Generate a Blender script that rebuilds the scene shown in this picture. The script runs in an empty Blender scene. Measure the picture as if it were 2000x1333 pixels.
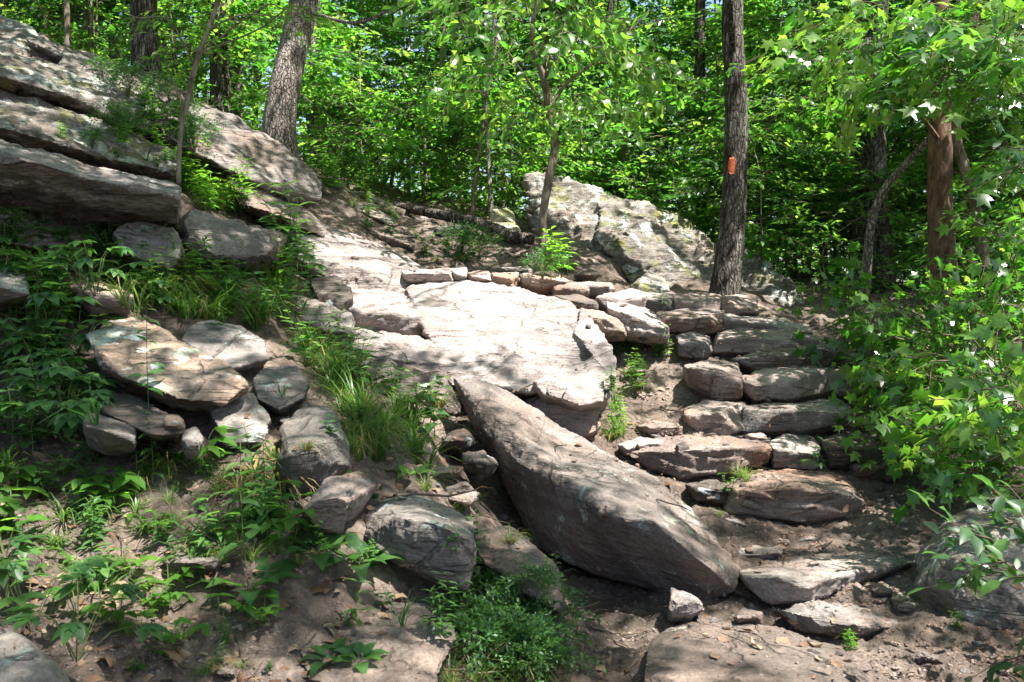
import bpy, bmesh, math, random
import numpy as np
from mathutils import Vector, Matrix
from mathutils.bvhtree import BVHTree

rng = np.random.default_rng(7)
random.seed(7)
S = bpy.context.scene
COL = S.collection

# ------------------------------------------------------------------ camera
F = 1732.0                       # focal length in pixels of the 2000 px wide photograph
PITCH = math.atan((666.5 - 575.0) / F)
CAM = np.array([0.0, 0.0, 1.5])
FW = np.array([0, math.cos(PITCH), -math.sin(PITCH)])
UP = np.array([0, math.sin(PITCH), math.cos(PITCH)])
RT = np.array([1.0, 0, 0])
cd = bpy.data.cameras.new('camera')
cam = bpy.data.objects.new('camera', cd)
COL.objects.link(cam)
cam.location = CAM
cam.rotation_euler = (math.pi / 2 - PITCH, 0, 0)
cd.sensor_width = 36.0
cd.lens = 36.0 * F / 2000.0
cd.clip_start = 0.05
cd.clip_end = 2000
cd.dof.use_dof = True
cd.dof.focus_distance = 6.2
cd.dof.aperture_fstop = 8.0
S.camera = cam

# ------------------------------------------------------------------ light
SUN = np.array([0.40, -0.25, 1.0]); SUN /= np.linalg.norm(SUN)
elev = math.asin(SUN[2]); azim = math.atan2(SUN[0], SUN[1])
w = bpy.data.worlds.new('World'); S.world = w; w.use_nodes = True
nt = w.node_tree; nt.nodes.clear()
sky = nt.nodes.new('ShaderNodeTexSky'); sky.sky_type = 'NISHITA'
sky.sun_disc = False; sky.sun_elevation = elev; sky.sun_rotation = azim
sky.air_density = 1.0; sky.dust_density = 2.0; sky.ozone_density = 1.0
bg = nt.nodes.new('ShaderNodeBackground'); bg.inputs[1].default_value = 0.08
wo = nt.nodes.new('ShaderNodeOutputWorld')
nt.links.new(sky.outputs[0], bg.inputs[0]); nt.links.new(bg.outputs[0], wo.inputs[0])
sd = bpy.data.lights.new('sun', 'SUN'); sd.energy = 5.0; sd.angle = math.radians(0.6); sd.color = (1.0, 0.96, 0.91)
so = bpy.data.objects.new('sun', sd); COL.objects.link(so)
so.rotation_euler = Vector(SUN).to_track_quat('Z', 'Y').to_euler()
so.location = (6, -4, 12)
S.view_settings.view_transform = 'Standard'
S.view_settings.look = 'None'
S.view_settings.gamma = 1.0
S.view_settings.exposure = 2.05
S.cycles.use_denoising = True
S.cycles.max_bounces = 8
S.cycles.diffuse_bounces = 4
S.cycles.glossy_bounces = 2
S.cycles.transmission_bounces = 5
S.cycles.transparent_max_bounces = 4
S.cycles.sample_clamp_indirect = 4.0
S.cycles.caustics_reflective = False
S.cycles.caustics_refractive = False

# ------------------------------------------------------------------ helpers
def W(px, py, d):
    """point at depth d metres seen at photograph pixel (px, py)"""
    return CAM + d * (((px - 1000) / F) * RT + ((666.5 - py) / F) * UP + FW)

def P(p):
    q = np.asarray(p) - CAM
    d = q @ FW
    return 1000 + F * (q @ RT) / d, 666.5 - F * (q @ UP) / d, d

_perm = np.random.default_rng(3).permutation(256).astype(np.int64)
_perm = np.concatenate([_perm, _perm, _perm])
_grad = np.array([[1,1,0],[-1,1,0],[1,-1,0],[-1,-1,0],[1,0,1],[-1,0,1],[1,0,-1],[-1,0,-1],
                  [0,1,1],[0,-1,1],[0,1,-1],[0,-1,-1],[1,1,0],[-1,1,0],[0,-1,1],[0,-1,-1]], float)
def pnoise(p):
    p = np.asarray(p, float)
    i = np.floor(p).astype(np.int64); f = p - i; i &= 255
    u = f * f * f * (f * (f * 6 - 15) + 10)
    r = 0
    for dx in (0, 1):
        wx = u[:, 0] if dx else 1 - u[:, 0]
        for dy in (0, 1):
            wy = u[:, 1] if dy else 1 - u[:, 1]
            for dz in (0, 1):
                wz = u[:, 2] if dz else 1 - u[:, 2]
                h = _perm[_perm[_perm[(i[:, 0] + dx)] + ((i[:, 1] + dy) & 255)] + ((i[:, 2] + dz) & 255)] & 15
                g = _grad[h]
                r = r + wx * wy * wz * (g[:, 0] * (f[:, 0] - dx) + g[:, 1] * (f[:, 1] - dy) + g[:, 2] * (f[:, 2] - dz))
    return r
def fbm(p, o=4, lac=2.03, gain=0.5):
    a = 1.0; r = 0; p = np.asarray(p, float)
    for k in range(o):
        r = r + a * pnoise(p + 17.3 * k); p = p * lac; a *= gain
    return r

def ramp(n, stops, interp='LINEAR'):
    r = n.new('ShaderNodeValToRGB'); r.color_ramp.interpolation = interp
    e = r.color_ramp.elements
    while len(e) < len(stops): e.new(0.5)
    for q, (pos, c) in zip(e, stops):
        q.position = pos; q.color = (c[0], c[1], c[2], 1)
    return r

def new_mat(name):
    m = bpy.data.materials.new(name); m.use_nodes = True
    n = m.node_tree.nodes; l = m.node_tree.links
    n.clear()
    out = n.new('ShaderNodeOutputMaterial')
    b = n.new('ShaderNodeBsdfPrincipled'); l.new(b.outputs[0], out.inputs[0])
    return m, n, l, b, out

def mixc(n, l, fac, a, b, mode='MIX'):
    m = n.new('ShaderNodeMix'); m.data_type = 'RGBA'; m.blend_type = mode
    for sock, v in ((m.inputs[0], fac), (m.inputs[6], a), (m.inputs[7], b)):
        if hasattr(v, 'links') or hasattr(v, 'is_linked'): l.new(v, sock)
        elif isinstance(v, (tuple, list)): sock.default_value = (v[0], v[1], v[2], 1)
        else: sock.default_value = v
    return m.outputs[2]

def noise_node(n, l, vec, scale, detail=6, rough=0.6, dist=0.0):
    t = n.new('ShaderNodeTexNoise'); t.inputs['Scale'].default_value = scale
    t.inputs['Detail'].default_value = detail; t.inputs['Roughness'].default_value = rough
    t.inputs['Distortion'].default_value = dist
    l.new(vec, t.inputs['Vector']); return t.outputs[0]

def obj_vec(n, l, sc=(1, 1, 1)):
    tc = n.new('ShaderNodeTexCoord'); oi = n.new('ShaderNodeObjectInfo')
    mp = n.new('ShaderNodeMapping'); mp.inputs['Scale'].default_value = sc
    ad = n.new('ShaderNodeVectorMath'); ad.operation = 'ADD'
    mu = n.new('ShaderNodeMath'); mu.operation = 'MULTIPLY'; mu.inputs[1].default_value = 23.0
    l.new(oi.outputs['Random'], mu.inputs[0]); l.new(mu.outputs[0], ad.inputs[1])
    l.new(tc.outputs['Object'], ad.inputs[0]); l.new(ad.outputs[0], mp.inputs[0])
    return mp.outputs[0], oi.outputs['Random'], tc

def stone_mat(name, c1, c2, c3, lichen=0.3, lichcol=(.42, .45, .40), spots=0.0, moss=0.0, warm=0.0, rough=0.85, dirt=0.35):
    m, n, l, b, out = new_mat(name)
    v, rnd, tc = obj_vec(n, l)
    n1 = noise_node(n, l, v, 2.6, 8, 0.62)
    base = ramp(n, [(0.3, c1), (0.5, c2), (0.7, c3)]); l.new(n1, base.inputs[0]); col = base.outputs[0]
    # strata streaks
    mp = n.new('ShaderNodeMapping'); mp.inputs['Scale'].default_value = (1.5, 1.5, 16); mp.inputs['Rotation'].default_value = (0.15, 0.28, 0.2)
    l.new(v, mp.inputs[0])
    st = noise_node(n, l, mp.outputs[0], 1.7, 5, 0.6)
    sr = ramp(n, [(0.35, (0.62, 0.6, 0.6)), (0.62, (1.12, 1.06, 1.0))]); l.new(st, sr.inputs[0])
    col = mixc(n, l, 0.75, col, sr.outputs[0], 'MULTIPLY')
    if warm > 0:
        nw = noise_node(n, l, v, 1.6, 4, 0.55)
        wr = ramp(n, [(0.5, (0, 0, 0)), (0.64, (warm, warm, warm))]); l.new(nw, wr.inputs[0])
        col = mixc(n, l, wr.outputs[0], col, (0.29, 0.16, 0.095))
    # grain speckle
    g = noise_node(n, l, v, 70, 3, 0.7)
    gr = ramp(n, [(0.32, (0.55, 0.55, 0.55)), (0.5, (1, 1, 1)), (0.72, (1.3, 1.3, 1.3))]); l.new(g, gr.inputs[0])
    col = mixc(n, l, 0.8, col, gr.outputs[0], 'MULTIPLY')
    # dirt stains and soil caught on the stone
    nd = noise_node(n, l, v, 5.5, 6, 0.7, 0.6)
    dr = ramp(n, [(0.55, (0, 0, 0)), (0.68, (dirt, dirt, dirt))]); l.new(nd, dr.inputs[0])
    col = mixc(n, l, dr.outputs[0], col, (0.085, 0.062, 0.045))
    if moss > 0:
        nm = noise_node(n, l, v, 4.2, 6, 0.65)
        mr = ramp(n, [(0.6 - 0.2 * moss, (0, 0, 0)), (0.68 - 0.15 * moss, (0.85, 0.85, 0.85))]); l.new(nm, mr.inputs[0])
        col = mixc(n, l, mr.outputs[0], col, (0.13, 0.135, 0.03))
    if lichen > 0:
        nl = noise_node(n, l, v, 4.5, 9, 0.72, 0.4)
        t0 = 0.66 - 0.24 * lichen
        lr = ramp(n, [(t0, (0, 0, 0)), (t0 + 0.035, (0.85, 0.85, 0.85))]); l.new(nl, lr.inputs[0])
        nk = noise_node(n, l, v, 38, 4, 0.7)
        kr = ramp(n, [(0.38, (0.2, 0.2, 0.2)), (0.52, (1, 1, 1))]); l.new(nk, kr.inputs[0])
        fac = mixc(n, l, 1.0, lr.outputs[0], kr.outputs[0], 'MULTIPLY')
        nc = noise_node(n, l, v, 7, 2, 0.5)
        cr = ramp(n, [(0.4, lichcol), (0.6, (lichcol[0] * 0.68, lichcol[1] * 0.76, lichcol[2] * 0.70))]); l.new(nc, cr.inputs[0])
        col = mixc(n, l, fac, col, cr.outputs[0])
    if spots > 0:
        # round rosettes of pale lichen
        dv = n.new('ShaderNodeVectorMath'); dv.operation = 'ADD'
        nn = n.new('ShaderNodeTexNoise'); nn.inputs['Scale'].default_value = 14; l.new(v, nn.inputs['Vector'])
        sc = n.new('ShaderNodeVectorMath'); sc.operation = 'SCALE'; sc.inputs[3].default_value = 0.035
        l.new(nn.outputs['Color'], sc.inputs[0]); l.new(v, dv.inputs[0]); l.new(sc.outputs[0], dv.inputs[1])
        vo = n.new('ShaderNodeTexVoronoi'); vo.inputs['Scale'].default_value = 9; l.new(dv.outputs[0], vo.inputs['Vector'])
        vr = n.new('ShaderNodeSeparateColor'); l.new(vo.outputs['Color'], vr.inputs[0])
        thr = n.new('ShaderNodeMath'); thr.operation = 'MULTIPLY'; thr.inputs[1].default_value = 0.42
        l.new(vr.outputs[0], thr.inputs[0])
        lt = n.new('ShaderNodeMath'); lt.operation = 'LESS_THAN'; l.new(vo.outputs['Distance'], lt.inputs[0]); l.new(thr.outputs[0], lt.inputs[1])
        sel = n.new('ShaderNodeMath'); sel.operation = 'LESS_THAN'; l.new(vr.outputs[1], sel.inputs[0]); sel.inputs[1].default_value = spots
        mm = n.new('ShaderNodeMath'); mm.operation = 'MULTIPLY'; l.new(lt.outputs[0], mm.inputs[0]); l.new(sel.outputs[0], mm.inputs[1])
        m2 = n.new('ShaderNodeMath'); m2.operation = 'MULTIPLY'; l.new(mm.outputs[0], m2.inputs[0]); m2.inputs[1].default_value = 0.85
        col = mixc(n, l, m2.outputs[0], col, (0.50, 0.53, 0.53))
    def cracks(vec, sc_, wd):
        c0 = noise_node(n, l, vec, sc_, 3, 0.5, 0.35)
        s_ = n.new('ShaderNodeMath'); s_.operation = 'SUBTRACT'; s_.inputs[1].default_value = 0.5; l.new(c0, s_.inputs[0])
        a_ = n.new('ShaderNodeMath'); a_.operation = 'ABSOLUTE'; l.new(s_.outputs[0], a_.inputs[0])
        r_ = ramp(n, [(wd * .3, (0.12,) * 3), (wd, (1, 1, 1))]); l.new(a_.outputs[0], r_.inputs[0]); return r_.outputs[0]
    nz = n.new('ShaderNodeTexNoise'); nz.inputs['Scale'].default_value = 3.5; nz.inputs['Detail'].default_value = 4; l.new(v, nz.inputs['Vector'])
    wz = n.new('ShaderNodeVectorMath'); wz.operation = 'SCALE'; wz.inputs[3].default_value = 0.08; l.new(nz.outputs['Color'], wz.inputs[0])
    wa = n.new('ShaderNodeVectorMath'); wa.operation = 'ADD'; l.new(v, wa.inputs[0]); l.new(wz.outputs[0], wa.inputs[1])
    vc = n.new('ShaderNodeTexVoronoi'); vc.feature = 'DISTANCE_TO_EDGE'; vc.inputs['Scale'].default_value = 1.4; l.new(wa.outputs[0], vc.inputs['Vector'])
    vcr = ramp(n, [(0.004, (0.15,) * 3), (0.016, (1, 1, 1))]); l.new(vc.outputs['Distance'], vcr.inputs[0])
    ck1 = vcr.outputs[0]; ck2 = cracks(mp.outputs[0], 0.9, 0.011)
    # cracks die out over part of the stone
    cm = noise_node(n, l, v, 2.3, 3, 0.5); cmr = ramp(n, [(0.45, (0, 0, 0)), (0.55, (1, 1, 1))]); l.new(cm, cmr.inputs[0])
    ck = mixc(n, l, cmr.outputs[0], (1, 1, 1), mixc(n, l, 1.0, ck1, ck2, 'MULTIPLY'))
    col = mixc(n, l, 0.4, col, ck, 'MULTIPLY')
    # foot-worn grime in broad patches
    gm = noise_node(n, l, v, 1.1, 6, 0.65, 0.5); gmr = ramp(n, [(0.35, (0.62,) * 3), (0.55, (1.05,) * 3)]); l.new(gm, gmr.inputs[0])
    col = mixc(n, l, 0.8, col, gmr.outputs[0], 'MULTIPLY')
    hs = n.new('ShaderNodeHueSaturation')
    vr_ = n.new('ShaderNodeMapRange'); vr_.inputs[3].default_value = 0.82; vr_.inputs[4].default_value = 1.2
    l.new(rnd, vr_.inputs[0]); l.new(vr_.outputs[0], hs.inputs['Value']); l.new(col, hs.inputs['Color'])
    l.new(hs.outputs[0], b.inputs['Base Color'])
    b.inputs['Roughness'].default_value = rough
    b.inputs['Specular IOR Level'].default_value = 0.3
    # relief: fracture lines, pitting, grain
    bn = noise_node(n, l, v, 16, 8, 0.68)
    bn2 = noise_node(n, l, mp.outputs[0], 4.5, 6, 0.7)
    ad = n.new('ShaderNodeMath'); ad.operation = 'ADD'; l.new(bn, ad.inputs[0]); l.new(bn2, ad.inputs[1])
    bp = n.new('ShaderNodeBump'); bp.inputs['Strength'].default_value = 1.0; bp.inputs['Distance'].default_value = 0.022
    l.new(ad.outputs[0], bp.inputs['Height'])
    bp2 = n.new('ShaderNodeBump'); bp2.inputs['Strength'].default_value = 0.5; bp2.inputs['Distance'].default_value = 0.003
    l.new(g, bp2.inputs['Height']); l.new(bp.outputs[0], bp2.inputs['Normal'])
    bp3 = n.new('ShaderNodeBump'); bp3.inputs['Strength'].default_value = 0.9; bp3.inputs['Distance'].default_value = 0.02
    l.new(ck, bp3.inputs['Height']); l.new(bp2.outputs[0], bp3.inputs['Normal']); l.new(bp3.outputs[0], b.inputs['Normal'])
    return m

def leaf_mat(name, cols, tcols, trans=0.42, rough=0.38, spec=0.5):
    m, n, l, b, out = new_mat(name)
    at = n.new('ShaderNodeAttribute'); at.attribute_name = 'rnd'
    oi = n.new('ShaderNodeObjectInfo')
    k = len(cols) - 1
    r1 = ramp(n, [(i / k, c) for i, c in enumerate(cols)]); l.new(at.outputs['Fac'], r1.inputs[0])
    r2 = ramp(n, [(i / k, c) for i, c in enumerate(tcols)]); l.new(at.outputs['Fac'], r2.inputs[0])
    vr_ = n.new('ShaderNodeMapRange'); vr_.inputs[3].default_value = 0.78; vr_.inputs[4].default_value = 1.2
    l.new(oi.outputs['Random'], vr_.inputs[0])
    tc = n.new('ShaderNodeTexCoord'); ns = noise_node(n, l, tc.outputs['Object'], 30, 2, 0.6)
    nr = ramp(n, [(0.3, (0.75, 0.75, 0.75)), (0.7, (1.2, 1.2, 1.2))]); l.new(ns, nr.inputs[0])
    outs = []
    for r in (r1, r2):
        h = n.new('ShaderNodeHueSaturation'); l.new(vr_.outputs[0], h.inputs['Value'])
        l.new(mixc(n, l, 1.0, r.outputs[0], nr.outputs[0], 'MULTIPLY'), h.inputs['Color'])
        outs.append(h.outputs[0])
    l.new(outs[0], b.inputs['Base Color']); b.inputs['Roughness'].default_value = rough
    b.inputs['Specular IOR Level'].default_value = spec
    tr = n.new('ShaderNodeBsdfTranslucent'); l.new(outs[1], tr.inputs[0])
    mx = n.new('ShaderNodeMixShader'); mx.inputs[0].default_value = trans
    l.new(b.outputs[0], mx.inputs[1]); l.new(tr.outputs[0], mx.inputs[2]); l.new(mx.outputs[0], out.inputs[0])
    return m

def bark_mat(name, c1, c2, zs=0.16, scale=26, strength=0.9, blot=0.3, plates=0):
    m, n, l, b, out = new_mat(name)
    v, rnd, tc = obj_vec(n, l, (1, 1, zs))
    a = noise_node(n, l, v, scale, 6, 0.65, 0.3)
    r = ramp(n, [(0.36, tuple(x * 0.45 for x in c1)), (0.48, c1), (0.66, c2)]); l.new(a, r.inputs[0])
    v2, _, _ = obj_vec(n, l)
    bl = noise_node(n, l, v2, 3.0, 5, 0.6)
    br = ramp(n, [(0.5, (0, 0, 0)), (0.66, (blot,) * 3)]); l.new(bl, br.inputs[0])
    col = mixc(n, l, br.outputs[0], r.outputs[0], (0.27, 0.28, 0.23))
    l.new(col, b.inputs['Base Color']); b.inputs['Roughness'].default_value = 0.9
    b.inputs['Specular IOR Level'].default_value = 0.2
    bp = n.new('ShaderNodeBump'); bp.inputs['Strength'].default_value = strength; bp.inputs['Distance'].default_value = 0.02
    l.new(a, bp.inputs['Height'])
    if plates:
        v3, _, _ = obj_vec(n, l, (1, 1, plates))
        nz = n.new('ShaderNodeTexNoise'); nz.inputs['Scale'].default_value = 9; nz.inputs['Detail'].default_value = 3; l.new(v2, nz.inputs['Vector'])
        wz = n.new('ShaderNodeVectorMath'); wz.operation = 'SCALE'; wz.inputs[3].default_value = 0.05; l.new(nz.outputs['Color'], wz.inputs[0])
        wa = n.new('ShaderNodeVectorMath'); wa.operation = 'ADD'; l.new(v3, wa.inputs[0]); l.new(wz.outputs[0], wa.inputs[1])
        vc = n.new('ShaderNodeTexVoronoi'); vc.feature = 'DISTANCE_TO_EDGE'; vc.inputs['Scale'].default_value = 38; l.new(wa.outputs[0], vc.inputs['Vector'])
        vr = ramp(n, [(0.02, (0.35,) * 3), (0.16, (1.12,) * 3)]); l.new(vc.outputs['Distance'], vr.inputs[0])
        l.new(mixc(n, l, 0.9, col, vr.outputs[0], 'MULTIPLY'), b.inputs['Base Color'])
        bq = n.new('ShaderNodeBump'); bq.inputs['Strength'].default_value = 1.0; bq.inputs['Distance'].default_value = 0.018
        l.new(vr.outputs[0], bq.inputs['Height']); l.new(bp.outputs[0], bq.inputs['Normal']); l.new(bq.outputs[0], b.inputs['Normal'])
    else: l.new(bp.outputs[0], b.inputs['Normal'])
    return m

M = {}
M['grey'] = stone_mat('weathered_sandstone', (.135, .12, .112), (.225, .205, .19), (.32, .295, .275), lichen=0.25, warm=0.25)
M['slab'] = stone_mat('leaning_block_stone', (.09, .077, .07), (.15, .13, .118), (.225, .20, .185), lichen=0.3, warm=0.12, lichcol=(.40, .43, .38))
M['dirty'] = stone_mat('soil_stained_stone', (.10, .08, .068), (.165, .135, .115), (.23, .19, .165), lichen=0.12, warm=0.1, dirt=0.85)
M['pale'] = stone_mat('worn_pale_sandstone', (.235, .20, .19), (.33, .29, .275), (.43, .385, .36), lichen=0.1, warm=0.12, dirt=0.45)
M['step'] = stone_mat('step_sandstone', (.18, .135, .115), (.29, .235, .21), (.40, .34, .31), lichen=0.08, warm=0.65)
M['lichen'] = stone_mat('lichened_stone', (.09, .082, .072), (.18, .165, .145), (.27, .25, .225), lichen=0.5, lichcol=(.50, .51, .48), moss=0.3, warm=0.15)
M['orange'] = stone_mat('ochre_stone', (.15, .115, .09), (.28, .21, .155), (.36, .30, .255), lichen=0.5, spots=0.42, lichcol=(.48, .54, .48))
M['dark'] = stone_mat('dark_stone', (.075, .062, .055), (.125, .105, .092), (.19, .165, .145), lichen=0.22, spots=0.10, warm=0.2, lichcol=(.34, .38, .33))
M['spotted'] = stone_mat('spotted_grey_stone', (.12, .11, .10), (.20, .18, .16), (.27, .25, .225), lichen=0.35, spots=0.16, lichcol=(.38, .46, .42))
M['moss'] = stone_mat('mossy_stone', (.2, .19, .15), (.34, .32, .27), (.44, .42, .36), lichen=0.55, moss=0.8, lichcol=(.5, .5, .42))

G1 = [(.016, .062, .014), (.034, .11, .02), (.055, .15, .024), (.09, .20, .03)]
T1 = [(.07, .29, .02), (.14, .45, .03), (.25, .60, .04), (.43, .73, .06)]
M['leaf'] = leaf_mat('tree_leaf', G1, T1, 0.5)
M['leaf_y'] = leaf_mat('young_leaf', [(.038, .10, .016), (.06, .15, .02), (.09, .19, .025)], [(.13, .40, .03), (.22, .54, .04), (.36, .66, .05)], 0.5)
M['leaf_d'] = leaf_mat('dark_leaf', [(.018, .055, .014), (.035, .095, .02), (.055, .125, .025)], [(.06, .24, .02), (.11, .36, .03), (.2, .48, .04)], 0.45)
M['gum'] = leaf_mat('sweetgum_leaf', [(.022, .065, .014), (.04, .11, .018), (.065, .15, .025), (.1, .18, .03)], T1, 0.42, 0.3, 0.6)
M['herb'] = leaf_mat('herb_leaf', [(.025, .07, .022), (.04, .105, .028), (.07, .15, .03)], [(.08, .26, .05), (.14, .36, .05), (.24, .46, .06)], 0.38, 0.42)
M['grass'] = leaf_mat('grass_blade', [(.03, .08, .015), (.06, .13, .022), (.10, .17, .03)], [(.1, .28, .03), (.18, .4, .04), (.32, .5, .06)], 0.38, 0.4)
M['dry'] = leaf_mat('dry_grass_blade', [(.28, .18, .08), (.36, .25, .12), (.2, .2, .05)], [(.3, .2, .08), (.4, .28, .1), (.3, .3, .08)], 0.3, 0.6, 0.2)
M['litter'] = leaf_mat('dead_leaf', [(.10, .055, .03), (.2, .12, .075), (.3, .21, .14)], [(.1, .06, .03), (.15, .09, .05), (.2, .12, .07)], 0.15, 0.7, 0.2)
M['stem'] = bark_mat('green_stem', (.07, .10, .03), (.13, .15, .06), 1, 20, 0.2, 0)
M['twig'] = bark_mat('twig_bark', (.09, .065, .045), (.17, .13, .10), 0.4, 20, 0.3, 0.1)
M['bark_l'] = bark_mat('smooth_grey_bark', (.22, .185, .16), (.36, .315, .275), 0.35, 44, 0.9, 0.35, plates=.45)
M['bark_d'] = bark_mat('furrowed_dark_bark', (.06, .048, .04), (.19, .165, .145), 0.2, 34, 1.0, 0.2, plates=.2)
M['bark_r'] = bark_mat('reddish_bark', (.12, .07, .048), (.20, .125, .09), 0.35, 24, 0.6, 0.1)
M['bark_s'] = bark_mat('sapling_bark', (.13, .10, .075), (.24, .2, .155), 0.3, 36, 0.5, 0.3)
m, n, l, b, out = new_mat('orange_paint')
v, rnd, tc = obj_vec(n, l)
pn = noise_node(n, l, v, 60, 5, 0.7); pr = ramp(n, [(0.36, (.11, .085, .07)), (0.42, (.40, .09, .03)), (0.6, (.62, .125, .035))]); l.new(pn, pr.inputs[0])
l.new(pr.outputs[0], b.inputs['Base Color']); b.inputs['Roughness'].default_value = 0.7
bp = n.new('ShaderNodeBump'); bp.inputs['Strength'].default_value = 0.6; bp.inputs['Distance'].default_value = 0.004; l.new(pn, bp.inputs['Height']); l.new(bp.outputs[0], b.inputs['Normal'])
M['paint'] = m
# soil
m, n, l, b, out = new_mat('trodden_soil')
tc = n.new('ShaderNodeTexCoord'); v = tc.outputs['Object']
a = noise_node(n, l, v, 1.3, 8, 0.65); r = ramp(n, [(0.3, (.06, .046, .038)), (0.48, (.132, .1, .08)), (0.68, (.25, .195, .16))]); l.new(a, r.inputs[0])
g = noise_node(n, l, v, 28, 8, 0.75); gr = ramp(n, [(0.3, (0.45,) * 3), (0.5, (0.95,) * 3), (0.72, (1.5,) * 3)]); l.new(g, gr.inputs[0])
col = mixc(n, l, 0.85, r.outputs[0], gr.outputs[0], 'MULTIPLY')
vo = n.new('ShaderNodeTexVoronoi'); vo.inputs['Scale'].default_value = 42; l.new(v, vo.inputs['Vector'])
vs = n.new('ShaderNodeSeparateColor'); l.new(vo.outputs['Color'], vs.inputs[0])
vr = ramp(n, [(0.0, (0.7,) * 3), (1.0, (1.25,) * 3)]); l.new(vs.outputs[0], vr.inputs[0])
col = mixc(n, l, 0.6, col, vr.outputs[0], 'MULTIPLY')
ms = noise_node(n, l, v, 2.1, 6, 0.7); mr = ramp(n, [(0.58, (0, 0, 0)), (0.68, (.5, .5, .5))]); l.new(ms, mr.inputs[0])
col = mixc(n, l, mr.outputs[0], col, (.07, .075, .035))
l.new(col, b.inputs['Base Color']); b.inputs['Roughness'].default_value = 0.95; b.inputs['Specular IOR Level'].default_value = 0.15
bp = n.new('ShaderNodeBump'); bp.inputs['Strength'].default_value = 1.0; bp.inputs['Distance'].default_value = 0.025; l.new(g, bp.inputs['Height'])
bp2 = n.new('ShaderNodeBump'); bp2.inputs['Strength'].default_value = 0.6; bp2.inputs['Distance'].default_value = 0.008; bp2.invert = True
l.new(vo.outputs['Distance'], bp2.inputs['Height']); l.new(bp.outputs[0], bp2.inputs['Normal']); l.new(bp2.outputs[0], b.inputs['Normal'])
M['soil'] = m

def link_mesh(name, me, mats, parent=None, loc=None):
    o = bpy.data.objects.new(name, me)
    for mm in (mats if isinstance(mats, (list, tuple)) else [mats]): me.materials.append(mm)
    COL.objects.link(o)
    if parent is not None: o.parent = parent
    if loc is not None: o.location = loc
    return o
def tag(o, label, cat, group=None, kind=None):
    if label: o['label'] = label
    if cat: o['category'] = cat
    if group: o['group'] = group
    if kind: o['kind'] = kind
    return o
def empty(name, loc, rz=0.0):
    o = bpy.data.objects.new(name, None); COL.objects.link(o)
    o.location = loc; o.rotation_euler = (0, 0, rz); o.empty_display_size = 0.1
    return o
def copy_tree(root):
    c = root.copy(); COL.objects.link(c)
    for ch in root.children:
        k = ch.copy(); COL.objects.link(k); k.parent = c
    return c

def raw_mesh(name, V, loops, totals, rnd=None, smooth=True, midx=None):
    me = bpy.data.meshes.new(name)
    me.vertices.add(len(V)); me.vertices.foreach_set('co', np.ascontiguousarray(V, dtype=np.float32).ravel())
    me.loops.add(len(loops)); me.loops.foreach_set('vertex_index', np.ascontiguousarray(loops, dtype=np.int32))
    me.polygons.add(len(totals))
    st = np.concatenate([[0], np.cumsum(totals)[:-1]]).astype(np.int32)
    me.polygons.foreach_set('loop_start', st)
    me.polygons.foreach_set('loop_total', np.asarray(totals, dtype=np.int32))
    if smooth: me.polygons.foreach_set('use_smooth', np.ones(len(totals), dtype=bool))
    if midx is not None: me.polygons.foreach_set('material_index', np.asarray(midx, dtype=np.int32))
    me.update(calc_edges=True)
    if rnd is not None:
        at = me.attributes.new('rnd', 'FLOAT', 'POINT'); at.data.foreach_set('value', np.asarray(rnd, dtype=np.float32))
    return me

class Geo:
    """collects template copies into one mesh"""
    def __init__(s): s.V = []; s.L = []; s.T = []; s.R = []; s.m = []; s.n = 0
    def add(s, V, faces, rnd=0.5, mi=0):
        V = np.asarray(V, float)
        s.V.append(V); s.R.append(np.full(len(V), rnd) if np.isscalar(rnd) else np.asarray(rnd))
        L = np.concatenate([np.asarray(f) for f in faces]) + s.n
        s.L.append(L); s.T.append(np.array([len(f) for f in faces])); s.m.append(np.full(len(faces), mi)); s.n += len(V)
    def many(s, tv, tf, pos, R, sc, rnd, mi=0):
        """tv (n,3) template, pos (k,3), R (k,3,3), sc (k,) or (k,3)"""
        k = len(pos); n = len(tv)
        if k == 0: return
        sc = np.asarray(sc); sc = sc[:, None, None] if sc.ndim == 1 else sc[:, None, :]
        V = np.einsum('kij,knj->kni', R, tv[None] * sc) + pos[:, None, :]
        L = np.concatenate([np.asarray(f) for f in tf]); t = np.array([len(f) for f in tf])
        s.V.append(V.reshape(-1, 3)); s.L.append((L[None] + (np.arange(k) * n)[:, None] + s.n).ravel())
        s.T.append(np.tile(t, k)); s.m.append(np.full(k * len(t), mi)); s.R.append(np.repeat(rnd, n)); s.n += k * n
    def mesh(s, name, smooth=True):
        if not s.V: return None
        return raw_mesh(name, np.concatenate(s.V), np.concatenate(s.L), np.concatenate(s.T), np.concatenate(s.R), smooth, np.concatenate(s.m))

def frames(dirs, ups=None, roll=None):
    """rotation matrices whose Y axis is dirs and Z axis close to ups"""
    y = dirs / np.linalg.norm(dirs, axis=1, keepdims=True)
    if ups is None: ups = np.tile([0, 0, 1.0], (len(y), 1))
    x = np.cross(y, ups); nx = np.linalg.norm(x, axis=1, keepdims=True); x = np.where(nx < 1e-4, [[1, 0, 0]], x / np.maximum(nx, 1e-6))
    z = np.cross(x, y)
    return np.stack([x, y, z], axis=2)

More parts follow.
